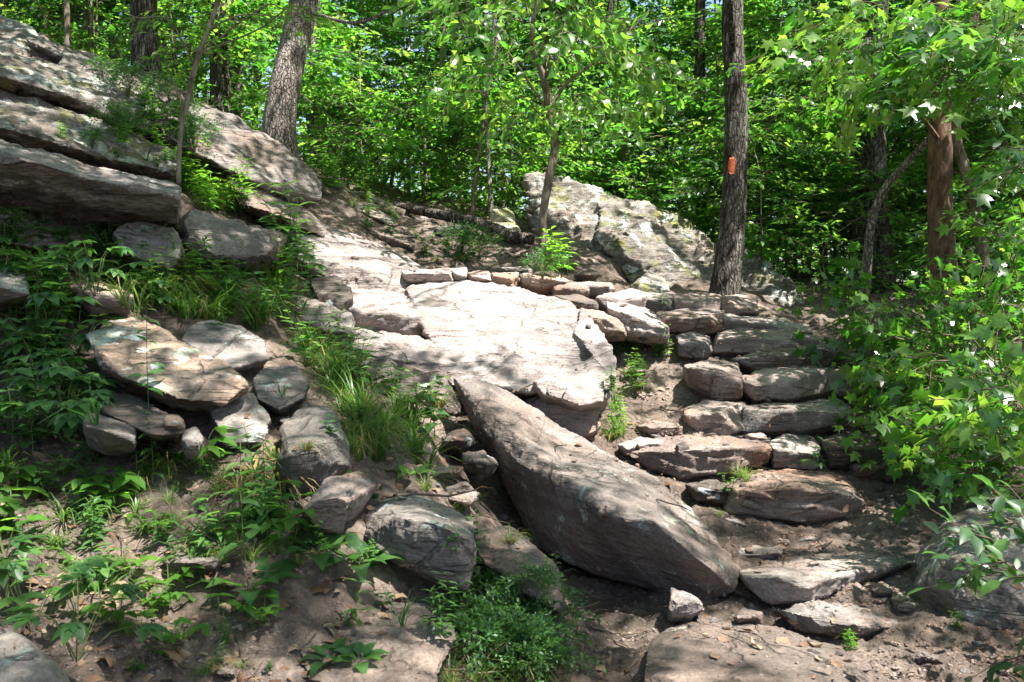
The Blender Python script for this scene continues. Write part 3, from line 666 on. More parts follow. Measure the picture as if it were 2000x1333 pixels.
rock('distant_outcrop', 'tall ivy streaked rock outcrop far behind the leaning grey trunk', 'lichen',
     ["598,215,13.2 640,160,13.6 690,195,13.4 720,240,13.2 742,290,13 735,318,12.8 660,328,12.7 605,315,12.8"], t=1.2, strata=0.4, amp=1.6, short='the distant outcrop', res=1.4)

# upper left outcrop
rock('tongue_slab', 'long slab jutting down to the right like a tongue below the leaning grey trunk', 'grey',
     ["330,185,7.6 430,215,7.8 520,262,7.8 590,318,7.75 634,358,7.6 634,388,7.3 600,396,7.1 540,378,7.0 450,330,6.8 350,285,6.6 300,240,6.7",
      "120,95,7.6 250,140,7.8 350,195,7.8 350,285,6.7 220,230,6.7 120,170,6.8"], t=0.5, strata=1.5, amp=1.0, short='the tongue shaped slab', smooth=0, facets=6, axis=(0.45, -0.1, 1))
rock('outcrop_boulder', 'massive grey ledge plastered with pale lichen, upper of two in the upper left', 'lichen',
     ["-120,80,6.6 0,98,6.9 130,125,7.1 245,165,7.2 290,215,6.8 262,242,6.4 120,196,6.1 0,165,5.8 -120,150,5.7"],
     t=0.8, strata=2.2, amp=1.3, smooth=0, facets=3, ledge=.75, under=.25, short='the upper left lichened boulder', axis=(0.3, -0.1, 1))
rock('outcrop_boulder', 'massive blotchy lichened ledge directly above the long grey shelf', 'lichen',
     ["-120,160,6.0 0,176,6.0 120,205,6.1 260,250,6.35 345,300,6.3 352,340,6.1 240,335,5.75 110,300,5.5 0,268,5.25 -120,255,5.2"],
     t=0.7, strata=2.2, amp=1.2, smooth=0, facets=3, ledge=.8, under=.2, short='the lower lichened ledge', axis=(0.3, -0.1, 1))
rock('outcrop_boulder', 'thin grey ledge running down above the upper lichened boulder in the leaf litter', 'grey',
     ["40,62,8.0 120,88,8.1 235,138,8.2 300,190,7.9 285,205,7.6 180,150,7.5 60,100,7.4"],
     t=0.5, strata=1.6, amp=1.0, smooth=0, facets=3, ledge=.5, short='the thin upper ledge', axis=(0.3, -0.1, 1))
rock('outcrop_boulder', 'rounded greenish boulder at the very top of the left edge', 'lichen',
     ["-120,10,8 0,28,8.1 60,45,8.1 95,75,8 60,112,7.4 0,108,7.2 -120,95,7.1"], t=0.8, strata=0.4, short='the topmost left boulder')
rock('shelf_rock', 'long flat fronted grey shelf running along the left side above a black gap', 'grey',
     ["-120,250,4.9 0,272,4.95 80,288,4.95 160,318,5.0 160,395,4.6 80,380,4.5 0,362,4.45 -120,345,4.4",
      "150,318,5.0 250,335,5.1 350,362,5.1 357,400,4.85 350,432,4.7 270,420,4.65 150,398,4.6"], t=0.7, taper=0.95, strata=0.7, amp=0.8, short='the long grey shelf', smooth=0, facets=2,  ledge=.35, under=.3)
rock('shelf_rock', 'overhanging knobbly grey rock continuing the long shelf toward the pale rock face', 'grey',
     ["350,410,5.3 440,430,5.6 530,448,5.9 556,462,5.9 548,492,5.6 480,512,5.4 400,500,5.15 352,470,5.05"], t=0.6, strata=0.8, amp=1.5, short='the knobbly overhang')
rock('shelf_rock', 'speckled grey block tucked under the right end of the long shelf', 'spotted',
     ["215,448,4.9 262,432,5.1 340,442,5.15 368,492,4.9 330,520,4.7 240,495,4.72"], t=0.4, strata=0.3, short='the speckled grey block')
rock('shelf_rock', 'dull slab deep under the long shelf at the left edge', 'grey',
     ["-120,395,4.95 0,412,5.0 100,432,5.0 190,470,4.95 180,505,4.75 60,480,4.65 -120,460,4.6"], t=0.4, strata=0.5, short='the slab under the shelf')
rock('shelf_rock', 'tapering brown slab directly below the tongue shaped slab', 'step',
     ["438,336,6.9 500,350,7.2 580,395,7.4 645,440,7.4 640,462,7.1 560,430,6.8 470,392,6.6"], t=0.5, strata=0.8, short='the slab below the tongue')
rock('shelf_rock', 'dark lump with a curved edge on the upper left corner of the rock face', 'dark',
     ["600,545,6.1 650,540,6.3 685,565,6.1 688,595,5.8 665,612,5.7 620,590,5.8"], t=0.3, strata=0.5, amp=1.3, short='the dark lump')
rock('shelf_rock', 'grey shaded slab sloping from the dark lump to the weeds', 'grey',
     ["560,575,6.0 640,590,5.9 690,612,5.8 700,650,5.5 640,650,5.45 570,620,5.6"], t=0.3, strata=0.5, short='the grey shaded slab')

# left boulder pile
pile = [
 ('boulder', '170,655,4.05 215,625,4.25 262,618,4.3 330,650,4.2 405,690,4.05 470,732,3.85 484,755,3.72 440,784,3.62 340,772,3.58 235,735,3.62 185,705,3.75', 'orange', 'biggest ochre boulder of the left pile with round white lichen spots', .4, .2, .8, 'the ochre boulder'),
 ('boulder', '340,655,4.5 395,622,4.75 470,636,4.75 520,668,4.6 524,702,4.35 440,722,4.2', 'grey', 'smooth brown dome behind the ochre boulder', .4, .2, .7, 'the brown dome'),
 ('boulder', '492,738,4.15 525,714,4.4 580,712,4.4 607,745,4.25 594,778,4.0 545,802,3.85 500,780,3.9', 'spotted', 'flat topped grey boulder right of the ochre boulder', .25, .1, .6, 'the flat topped boulder'),
 ('boulder', '405,800,3.75 440,756,3.95 498,768,3.95 532,820,3.75 512,862,3.5 440,865,3.48', 'spotted', 'grey boulder with a white lichen streak below the ochre boulder', .25, .2, .8, 'the streaked boulder'),
 ('boulder', '552,822,3.75 600,784,4.0 650,798,4.0 682,858,3.8 685,905,3.55 640,955,3.4 565,968,3.32 540,900,3.45', 'spotted', 'large oval grey boulder with mint coloured lichen at its foot', .35, .15, .7, 'the oval boulder'),
 ('boulder', '578,1000,3.15 640,938,3.4 702,918,3.55 738,945,3.5 712,992,3.3 662,1038,3.1 620,1030,3.08', 'step', 'brown squared boulder wedged below the oval boulder', .3, .5, .7, 'the squared brown boulder'),
 ('boulder', '708,1005,3.3 740,972,3.5 790,964,3.55 862,982,3.5 930,1015,3.35 780,1010,3.02 840,1018,2.95 880,1035,2.9 922,1058,2.92 712,1045,3.15 750,1085,3.05 840,1122,2.97 912,1148,2.95 926,1090,3.0', 'spotted', 'angular boulder with a flat dark front and pale lichened top left of the leaning block', .35, .1, .55, 'the angular boulder'),
 ('boulder', '168,765,3.75 212,752,3.9 290,795,3.7 352,815,3.55 360,845,3.35 300,852,3.3 205,808,3.42', 'dark', 'dark slanting slab in the shade below the ochre boulder', .25, .3, .7, 'the dark slanting slab'),
 ('boulder', '160,812,3.4 182,803,3.5 265,832,3.4 268,865,3.15 205,872,3.12 164,852,3.2', 'grey', 'pale oblong stone at the left end of the boulder pile', .2, .3, .7, 'the pale oblong stone'),
 ('boulder', '322,812,3.5 350,806,3.55 362,835,3.4 350,856,3.3 325,850,3.32', 'orange', 'fist sized pinkish stone at the tip of the dark slanting slab', .15, .2, .8, 'the pinkish stone'),
 ('boulder', '358,845,3.42 382,834,3.5 396,860,3.38 385,892,3.25 360,885,3.28', 'grey', 'small upright stone right of the pinkish stone', .15, .2, .8, 'the small upright stone'),
 ('boulder', '130,555,4.6 175,540,4.75 235,556,4.75 260,578,4.6 252,612,4.35 180,612,4.35', 'step', 'brown slab shaped rock among the weeds left of centre on the bank', .3, .4, .7, 'the brown slab in the weeds'),
 ('boulder', '-60,538,4.4 0,532,4.5 50,535,4.5 58,575,4.25 0,590,4.2 -60,585,4.2', 'grey', 'square shouldered rock cut off by the left edge', .3, .3, .7, 'the rock at the left edge'),
 ('flat_stone', '312,1098,2.82 345,1065,3.02 410,1066,3.02 446,1085,2.9 422,1122,2.7 352,1132,2.68', 'dark', 'thin dark flat stone lying on bare soil in the lower left', .1, .9, .8, 'the thin dark stone'),
 ('boulder', '-120,1215,2.0 0,1218,2.05 60,1245,2.02 115,1285,1.95 160,1350,1.85 -120,1420,1.75', 'spotted', 'rounded boulder with big white lichen rosettes in the bottom left corner', .3, .1, .5, 'the corner boulder'),
 ('bedrock_shelf', '620,1142,2.98 720,1112,3.1 860,1150,2.95 892,1200,2.7 850,1285,2.42 740,1312,2.35 600,1278,2.4 578,1205,2.65', 'dirty', 'low layered bedrock shelf at the bottom left of centre', .15, 2.2, .9, 'the low bedrock shelf'),
 ('bedrock_shelf', '925,1020,3.5 1000,1012,3.6 1085,1080,3.35 1115,1150,3.1 1090,1180,3.0 1000,1120,3.05 940,1085,3.2', 'dirty', 'sloping tan ledge under the left flank of the leaning block', .25, .8, .8, 'the tan ledge'),
 ('bedrock_shelf', '235,945,3.25 330,918,3.45 425,940,3.4 520,960,3.3 500,1000,3.1 360,1010,3.05 240,985,3.1', 'dirty', 'crumbly low ledge on the bare soil below the boulder pile', .2, 2.0, 1.1, 'the crumbly ledge'),
 ('bedrock_shelf', '40,1120,2.75 150,1085,2.95 270,1095,2.9 260,1150,2.65 120,1165,2.6 40,1150,2.62', 'step', 'sunlit layered ledge crossed by a plant shadow near the left edge', .15, 1.8, 1.0, 'the sunlit low ledge'),
 ('loose_stone', '545,820,3.72 565,812,3.8 572,828,3.72 550,832,3.7', 'pale', 'small pinkish stone perched on top of the oval boulder', .06, .1, .8, 'the perched stone'),
 ('loose_stone', '760,925,4.0 840,905,4.2 905,912,4.1 900,930,3.95 800,938,3.9', 'step', 'flat tan shard lying in the hollow left of the leaning block', .1, .6, .8, 'the tan shard'),
 ('loose_stone', '870,950,3.9 910,940,4.0 938,965,3.85 915,985,3.75 875,975,3.8', 'step', 'angular brown stone in the dark hollow beside the leaning block', .12, .5, .8, 'the brown stone in the hollow'),
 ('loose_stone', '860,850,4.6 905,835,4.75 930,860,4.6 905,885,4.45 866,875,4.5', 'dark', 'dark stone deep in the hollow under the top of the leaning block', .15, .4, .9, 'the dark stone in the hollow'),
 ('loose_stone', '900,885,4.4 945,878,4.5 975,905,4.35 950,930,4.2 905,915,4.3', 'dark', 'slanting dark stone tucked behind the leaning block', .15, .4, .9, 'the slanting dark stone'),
 ('loose_stone', '690,760,5.0 745,735,5.2 760,760,5.05 700,800,4.8', 'grey', 'wedge of grey stone standing in the grass under the dark ledge', .12, .3, .8, 'the grey wedge'),
 ('loose_stone', '535,1292,2.55 562,1275,2.65 582,1290,2.6 575,1305,2.5 545,1308,2.48', 'pale', 'small pointed tan stone on bare soil below the low bedrock shelf', .06, .2, .8, 'the small tan stone'),
 ('loose_stone', '422,1305,2.42 440,1298,2.48 462,1305,2.45 458,1328,2.36 425,1330,2.36', 'step', 'little brown cube of stone at the bottom edge left of centre', .06, .2, .8, 'the little brown cube'),
 ('loose_stone', '195,1325,2.35 240,1315,2.45 300,1325,2.4 310,1350,2.3 200,1355,2.28', 'pale', 'sunlit rounded stone cut by the bottom edge in the left corner', .08, .2, .8, 'the bright rounded stone'),
]
for nm, s_, mt, lb, t_, sr_, am, sh in pile:
    rock(nm, lb, mt, [s_], t=t_, strata=sr_ + .3, amp=am, short=sh, smooth=0, facets=0 if 'angular' in lb else 3, ledge=None if 'ochre' in lb or 'angular' in lb or 'corner' in lb or 'bedrock' in nm else .5, under=.1, lift=-.07 if 'low layered' in lb else (-.03 if 'bedrock' in nm else 0), near=.95 if nm == 'boulder' and 'corner' not in lb and 'angular' not in lb else 1, cat='stone' if nm in ('loose_stone', 'flat_stone') else 'rock')

BVH = None
def build_bvh():
    global BVH
    V = np.concatenate(BV); Fq = np.concatenate(BF)
    BVH = BVHTree.FromPolygons([tuple(v) for v in V.tolist()], [tuple(f) for f in Fq.tolist()])
build_bvh()
def hit(px, py):
    d = Vector(W(px, py, 1.0) - CAM).normalized()
    r = BVH.ray_cast(Vector(CAM), d, 60)
    if r[0] is None: return None
    return np.array(r[0]), np.array(r[1])
def down(x, y, top=9.0):
    r = BVH.ray_cast(Vector((x, y, top)), Vector((0, 0, -1)), 40)
    return np.array(r[0]) if r[0] is not None else np.array([x, y, float(tz([[x, y]])[0])])
# ------------------------------------------------------------------ leaf and spray templates
def T_simple(wd=0.27):
    return np.array([[0, 0, 0], [-wd, .42, .06], [0, 1, -.06], [wd, .42, .06]]), [(0, 2, 1), (0, 3, 2)]
def T_ovate(wd=0.26, droop=-.12):
    v = [[0, 0, 0], [-wd, .3, .05], [-wd * .72, .68, .0], [0, 1, droop], [wd * .72, .68, .0], [wd, .3, .05], [0, .33, -.02], [0, .68, -.05]]
    return np.array(v), [(0, 6, 1), (6, 7, 2, 1), (7, 3, 2), (0, 5, 6), (5, 4, 7, 6), (4, 3, 7)]
def T_lance(wd=0.11, droop=-.18): return T_ovate(wd, droop)
def T_star():
    v = [[0, 0, 0], [0, .38, .03]]
    seq = [(-28, .52, -.08), (0, .27, 0), (28, .80, -.1), (55, .40, .0), (90, .72, -.14), (125, .40, .0), (152, .80, -.1), (180, .27, 0), (208, .52, -.08)]
    for a, r_, z in seq: v.append([r_ * math.cos(math.radians(a)), .36 + r_ * math.sin(math.radians(a)) * .95, z])
    f = [(1, i, i + 1) for i in range(2, 10)] + [(1, 10, 0), (1, 0, 2)]
    return np.array(v), f
def rotm(ax, a):
    return np.array(Matrix.Rotation(a, 3, Vector(ax)))
def euler(z, x=0, y=0):
    return np.array((Matrix.Rotation(z, 3, 'Z') @ Matrix.Rotation(x, 3, 'X') @ Matrix.Rotation(y, 3, 'Y')))
class Tmp:
    pass
def make_spray(leaf, n, length, lsize, seed, flat=0.35, forked=True, petiole=0.0, twig=0.0035):
    r = np.random.default_rng(seed); tv, tf = leaf
    V = []; Fs = []; Mi = []; Rn = []; c = 0
    axes = [(np.array([0, 0, 0.]), 0.0, length)]
    if forked:
        for k in range(3): 
            t = r.uniform(.2, .65); axes.append((np.array([0, length * t, 0]), r.choice([-1, 1]) * r.uniform(.5, 1.0), length * r.uniform(.4, .6)))
    tot = sum(a[2] for a in axes)
    for o, a, L in axes:
        k = max(2, int(round(n * L / tot)))
        R0 = euler(a, r.uniform(-.15, .1))
        sag = r.uniform(.1, .35)
        p = [o + R0 @ np.array([0, L * t, -sag * L * t * t]) for t in np.linspace(0, 1, 4)]
        g = Geo(); tube(g, p, [twig, twig * .8, twig * .6, twig * .35], 3, cap=False)
        vv = np.concatenate(g.V); lo = np.concatenate(g.L).reshape(-1, 4)
        V.append(vv); Fs += [tuple(x + c) for x in lo]; Mi += [1] * len(lo); Rn.append(np.zeros(len(vv))); c += len(vv)
        for i in range(k):
            t = (i + .6) / k; s = 1 if i % 2 else -1
            base = o + R0 @ np.array([0, L * t, -sag * L * t * t])
            la = a + s * r.uniform(.6, 1.15) if i < k - 1 else a + r.uniform(-.2, .2)
            R = euler(la, r.uniform(-.55, .15), r.uniform(-flat, flat) * 1.4)
            sc = lsize * r.uniform(.5, 1.2)
            base = base + R @ np.array([0, petiole * lsize, 0])
            V.append((tv * sc) @ R.T + base); Fs += [tuple(np.array(f) + c) for f in tf]; Mi += [0] * len(tf)
            Rn.append(np.full(len(tv), r.uniform(-.28, .28))); c += len(tv)
    s = Tmp(); s.v = np.concatenate(V); s.f = Fs; s.m = np.array(Mi); s.r = np.concatenate(Rn)
    s.L = np.concatenate([np.asarray(f) for f in Fs]); s.t = np.array([len(f) for f in Fs])
    return s
def put_sprays(g, sprays, pos, dirs, sc, rnd, ups=None):
    pos = np.asarray(pos); k = len(pos)
    if k == 0: return
    which = rng.integers(0, len(sprays), k)
    R = frames(np.asarray(dirs), ups)
    for q_, s in enumerate(sprays):
        m_ = np.where(which == q_)[0]
        if len(m_) == 0: continue
        V = np.einsum('kij,knj->kni', R[m_], s.v[None] * sc[m_][:, None, None]) + pos[m_][:, None, :]
        n = len(s.v)
        g.V.append(V.reshape(-1, 3)); g.L.append((s.L[None] + (np.arange(len(m_)) * n)[:, None] + g.n).ravel())
        g.T.append(np.tile(s.t, len(m_))); g.m.append(np.tile(s.m, len(m_)))
        g.R.append(np.clip(rnd[m_][:, None] + s.r[None], 0, 1).ravel()); g.n += len(m_) * n
SP_far = [make_spray(T_simple(), 22, .62, .125, 10 + i) for i in range(5)]
SP_mid = [make_spray(T_ovate(), 17, .46, .10, 20 + i) for i in range(6)]
SP_young = [make_spray(T_ovate(.23, -.2), 15, .42, .088, 30 + i, flat=.5) for i in range(6)]
SP_droop = [make_spray(T_ovate(.24, -.3), 11, .5, .125, 80 + i, flat=.9) for i in range(7)]
SP_shrub = [make_spray(T_star(), 14, .34, .07, 90 + i, flat=.9, petiole=.5) for i in range(8)]
SP_gum = [make_spray(T_star(), 12, .36, .095, 40 + i, flat=.6, petiole=.55) for i in range(7)]
SP_can = [make_spray(T_simple(.3), 20, .5, .115, 50 + i, flat=.6) for i in range(5)]
SP_bush = [make_spray(T_ovate(.24), 13, .26, .05, 60 + i, flat=.5, twig=.002) for i in range(5)]

def spray_mesh(name, sprays, pos, dirs, sc, rnd, mat, parent=None, loc=None, tilt=0.3):
    g = Geo(); pos = np.asarray(pos, float); k = len(pos)
    ups = np.tile([0, 0, 1.0], (k, 1)) + rng.normal(0, tilt, (k, 3))
    org = np.zeros(3) if loc is None else np.asarray(loc)
    put_sprays(g, sprays, pos - org, dirs, sc, rnd, ups)
    me = g.mesh(name, smooth=False)
    return link_mesh(name, me, [M[mat] if isinstance(mat, str) else mat, M['twig']], parent)
def out_dirs(pos, c, down_=-.15, jit=.5):
    d = pos - c; d[:, 2] *= .3
    d /= np.linalg.norm(d, axis=1, keepdims=True) + 1e-6
    d = d + rng.normal(0, jit, d.shape) * [1, 1, .35]; d[:, 2] += down_
    return d
def limbs(g, trunk, targets, r0, n_side=5, mi=0):
    """branches that leave the trunk below each target and run out to it"""
    trunk = np.asarray(trunk)
    for t in targets:
        hd = np.linalg.norm(trunk[:, :2] - t[:2], axis=1)
        want = t[2] - hd[len(trunk) * 45 // 100:] * 0.55 - 0.2
        lo = int(len(trunk) * .45); i = lo + int(np.argmin(np.abs(trunk[lo:, 2] - want) + hd[lo:] * .1)); b = trunk[i]
        mid = b * .45 + t * .55 + np.array([0, 0, .12 * np.linalg.norm(t - b)]) + rng.normal(0, .06, 3)
        p = spline([b, mid, t], 8)
        L = np.linalg.norm(t - b)
        r_ = max(.004, min(r0, .006 * L + .003))
        tube(g, p, np.linspace(r_, .004, 8), n_side, mi, cap=False)

def bark_r(amp, ridges, seed):
    def f(V, C, R):
        d = V - C; n = np.linalg.norm(d, axis=1, keepdims=True); d = d / (n + 1e-9)
        q_ = np.c_[V[:, 0] * ridges, V[:, 1] * ridges, V[:, 2] * 1.3] + seed
        return V + d * (amp * (np.abs(pnoise(q_)) * 1.6 - .3) + .05 * R * 0 + R * .10 * pnoise(np.c_[d[:, 0], d[:, 1], V[:, 2] * .5] * 1.2 + seed))[:, None]
    return f
TREES = []
def seen_trunk(name, label, pxs, mat, amp=.004, ridges=14, sides=28, rings=None, flare=1.35, group=None, top=9.0, child=True, cat='tree'):
    """pxs: (px, py, width_px, depth) from the foot upwards; continues above the frame"""
    c = [W(a, b_, d) for a, b_, w_, d in pxs]; r_ = [w_ * d / F / 2 for a, b_, w_, d in pxs]
    c[0] = c[0] + [0, 0, -.12]
    if top:
        v = c[-1] - c[-2]; v /= np.linalg.norm(v); v = v * .5 + np.array([0, 0, .5])
        k = (top - c[-1][2]) / v[2]
        if k > 0:
            c.append(c[-1] + v * k * .5 + [.15, 0, 0]); r_.append(r_[-1] * .8); c.append(c[-1] + v * k * .5); r_.append(r_[-2] * .45)
    L = np.linalg.norm(c[-1] - c[0]); n = rings or int(min(260, max(20, L / .045)))
    path = spline(c, n); 
    tt = np.linspace(0, len(c) - 1, n); rr = np.interp(tt, range(len(c)), r_)
    hgt = path[:, 2] - path[0, 2]; rr = rr * (1 + (flare - 1) * np.exp(-hgt / .28))
    base = path[0].copy()
    root = empty(name, base)
    g = Geo(); tube(g, path - base, rr, sides, rfun=bark_r(amp, ridges, hash_(label) % 50))
    tr = link_mesh('trunk', g.mesh('trunk'), M[mat], root)
    tag(root, label, cat, group)
    t = Tmp(); t.root = root; t.path = path; t.rr = rr; t.base = base; t.crown = []; t.mat = mat; t.trunk = tr
    TREES.append(t)
    return t

T1 = seen_trunk('tree', 'thick smooth grey trunk leaning right, rising behind the tongue shaped slab', [(555, 325, 62, 8.7), (545, 250, 62, 8.7), (560, 150, 58, 8.7), (580, 60, 55, 8.8), (592, 0, 54, 8.8)], 'bark_l', .004, 20, 30, flare=1.25)
T4 = seen_trunk('tree', 'tall straight furrowed trunk with an orange paint blaze beside the top step', [(1412, 585, 60, 8.1), (1428, 470, 50, 8.1), (1437, 330, 45, 8.1), (1437, 170, 43, 8.1), (1432, 0, 40, 8.1)], 'bark_d', .007, 30, 40, flare=1.12)
T2 = seen_trunk('tree', 'dark thick trunk standing on the crest of the upper left outcrop', [(288, 150, 52, 9.2), (284, 80, 50, 9.2), (282, 0, 52, 9.2)], 'bark_d', .006, 24, 26)
T3 = seen_trunk('tree', 'dark trunk half lit, nearest left of the leaning grey trunk', [(432, 225, 38, 10.5), (430, 120, 36, 10.5), (425, 0, 34, 10.5)], 'bark_d', .005, 24, 20)
T3b = seen_trunk('tree', 'thin black trunk close behind the half lit trunk', [(462, 235, 24, 11.5), (460, 120, 23, 11.5), (455, 0, 22, 11.5)], 'bark_d', .004, 24, 16)
T13 = seen_trunk('tree', 'dark double stemmed trunk behind the leaning grey pole on the right', [(1682, 560, 42, 9.6), (1688, 400, 38, 9.6), (1690, 230, 36, 9.6), (1700, 0, 34, 9.6)], 'bark_d', .006, 24, 24)
T13b = seen_trunk('tree', 'second dark trunk joined at the right of the double stem', [(1735, 640, 44, 8.9), (1722, 480, 38, 9.2), (1715, 330, 32, 9.3), (1712, 150, 30, 9.4), (1722, 0, 28, 9.4)], 'bark_d', .006, 24, 24)
T15 = seen_trunk('tree', 'reddish brown trunk rising out of the shrub on the right', [(1848, 580, 52, 7.6), (1838, 440, 46, 7.6), (1836, 300, 43, 7.6), (1838, 120, 38, 7.6), (1835, 0, 34, 7.6)], 'bark_r', .004, 20, 26)
T16 = seen_trunk('tree', 'crooked slim brown trunk just right of the reddish trunk', [(1925, 500, 18, 7.2), (1905, 400, 18, 7.2), (1885, 330, 18, 7.2), (1868, 260, 17, 7.2), (1872, 130, 15, 7.1), (1895, 0, 14, 7.0)], 'bark_s', .003, 20, 14, top=6.5)
T14 = seen_trunk('tree', 'bare grey pole of a sapling leaning sharply right in front of the double trunk', [(1690, 545, 17, 8.2), (1700, 450, 16, 8.1), (1722, 380, 15, 8.0), (1765, 325, 13, 7.9), (1815, 270, 11, 7.8), (1860, 200, 8, 7.7)], 'bark_l', .002, 20, 12, top=None)
T5 = seen_trunk('tree', 'slender crooked sapling with bright drooping leaves in front of the long lichened boulder', [(1063, 478, 16, 8.3), (1060, 430, 15, 8.3), (1072, 350, 17, 8.3), (1084, 285, 17, 8.3), (1074, 225, 15, 8.3), (1060, 150, 12, 8.2), (1040, 90, 10, 8.1), (1045, 20, 8, 8.0)], 'bark_s', .002, 20, 14, flare=1.2, top=5.3)
T6 = seen_trunk('tree', 'straight dark trunk between the crooked sapling and the blazed tree', [(1372, 430, 20, 12.3), (1370, 250, 20, 12.3), (1368, 0, 19, 12.3)], 'bark_d', .004, 20, 14)
T7 = seen_trunk('tree', 'black trunk leaning slightly right, seen above the long lichened boulder', [(1160, 360, 17, 13.3), (1170, 250, 17, 13.3), (1182, 100, 15, 13.3)], 'bark_d', .003, 20, 12)
T17 = seen_trunk('tree', 'thin speckled trunk behind the foliage right of the blazed tree', [(1612, 560, 16, 12), (1604, 400, 15, 12), (1600, 200, 14, 12), (1590, 0, 13, 12)], 'bark_l', .003, 20, 12)
T12 = seen_trunk('tree', 'dark trunk leaning right over the dense thicket in the middle', [(790, 275, 18, 14.5), (808, 215, 17, 14.5), (840, 130, 16, 14.5), (870, 40, 14, 14.5)], 'bark_d', .003, 20, 12)
thin = [("slim stem second from the left among the thin trees behind the fallen log", [(866, 395, 8, 11.5), (866, 260, 7, 11.5), (862, 100, 6, 11.5)]),
        ("leaning dark stem third among the thin trees behind the fallen log", [(922, 410, 9, 10.5), (935, 300, 8, 10.5), (948, 200, 7, 10.5)]),
        ("pale streaked stem fourth among the thin trees behind the fallen log", [(960, 405, 9, 10.3), (953, 300, 8, 10.3), (950, 180, 8, 10.3)]),
        ("thin stem first from the left among the thin trees behind the fallen log", [(832, 400, 8, 11.8), (830, 300, 7, 11.8), (826, 150, 6, 11.8)]),
        ("thin dark stem just left of the black leaning trunk above the long boulder", [(1125, 330, 8, 12.5), (1127, 250, 7, 12.5), (1118, 180, 5, 12.5)]),
        ("dark forked stem above the middle of the long lichened boulder", [(1211, 365, 7, 12), (1218, 300, 7, 12), (1222, 262, 6, 12), (1240, 215, 4, 12)]),
        ("pale pole right behind the leaning grey trunk", [(612, 330, 13, 11), (614, 200, 12, 11), (612, 60, 11, 11)]),
        ("brown pole near the top left corner above the topmost boulder", [(132, 75, 10, 9.5), (130, 0, 10, 9.5), (128, -60, 9, 9.5)]),
        ("pale pole left of the dark trunk on the outcrop crest", [(226, 100, 15, 12), (224, 40, 14, 12), (220, -40, 13, 12)]),
        ("dim pole between the two poles in the top left corner", [(178, 100, 8, 11), (180, 40, 8, 11), (178, -40, 7, 11)])]
for lb, p_ in thin:
    seen_trunk('slender_tree', lb, p_, 'bark_l' if 'pale' in lb else 'bark_s', .0015, 20, 9, rings=40, group='slender background stems', top=6.5 if p_[0][3] > 10 else 5.5)
T18 = seen_trunk('tree', 'very thin lichened sapling rising among weeds on the upper left outcrop', [(348, 322, 9, 5.6), (352, 270, 9, 5.6), (367, 190, 10, 5.6), (386, 115, 11, 5.6), (412, 45, 9, 5.6), (428, 0, 8, 5.6)], 'bark_s', .0015, 30, 10, flare=1.1, top=4.4)
Tout = []  # unseen trees, added to carry the canopy that dapples the scene
for x, y, lb in ((6.2, 2.2, 'tall tree out of frame on the right whose crown shades the steps'), (4.6, -1.6, 'tall tree out of frame behind the viewer on the right'), (-4.5, .8, 'tall tree out of frame on the left bank')):
    z = float(tz([[x, y]])[0]); base = np.array([x, y, z - .1]); root = empty('tree', base)
    path = spline([base, base + [.1, 0, 2.5], base + [-.1, .2, 6], base + [.1, .1, 9.5]], 60)
    g = Geo(); rr = np.linspace(.2, .07, 60); tube(g, path - base, rr, 20, rfun=bark_r(.006, 22, 3)); link_mesh('trunk', g.mesh('trunk'), M['bark_d'], root)
    tag(root, lb, 'tree'); t = Tmp(); t.root = root; t.path = path; t.rr = rr; t.base = base; t.mat = 'bark_d'; TREES.append(t); Tout.append(t)

# the painted blaze, lying on the bark
i0 = [int(np.argmin(np.abs(T4.path[:, 2] - W(1425, yy, 8.1)[2]))) for yy in (343, 312)]
ia, ib = min(i0), max(i0); gz = Geo(); V_ = []; zs_ = np.linspace(W(1425, 343, 8.1)[2], W(1425, 312, 8.1)[2], 12)
nb = 10
for layer in (0.012, 0.004):
    for k, z in enumerate(zs_):
        i = int(np.argmin(np.abs(T4.path[:, 2] - z))); c = T4.path[i].copy(); R = T4.rr[i] * 1.05
        for j in range(nb):
            hw = (1 - abs((k - 5.5) / 5.9) ** 3.5) ** .5; a = math.radians(-90 - 31.5 + 33 * (j / (nb - 1) - .5) * hw) + (rng.uniform(-.03, .03) if j in (0, nb - 1) else 0)
            V_.append([c[0] + math.cos(a) * (R + layer), c[1] + math.sin(a) * (R + layer), z + (rng.uniform(-.006, .006) if k in (0, 11) else 0)])
V_ = np.array(V_); fs = []
for k in range(11):
    for j in range(nb - 1):
        a = k * nb + j; fs.append((a, a + 1, a + nb + 1, a + nb)); o_ = 12 * nb; fs.append((a + o_, a + nb + o_, a + nb + 1 + o_, a + 1 + o_))
edge = [k * nb for k in range(12)], [k * nb + nb - 1 for k in range(12)], list(range(nb)), [11 * nb + j for j in range(nb)]
for e in edge:
    for a, b_ in zip(e[:-1], e[1:]): fs.append((a, b_, b_ + 12 * nb, a + 12 * nb))
gz.add(V_ - T4.base, fs)
bl = link_mesh('trail_blaze', gz.mesh('trail_blaze'), M['paint'], T4.root); bl['label'] = 'upright orange paint rectangle'
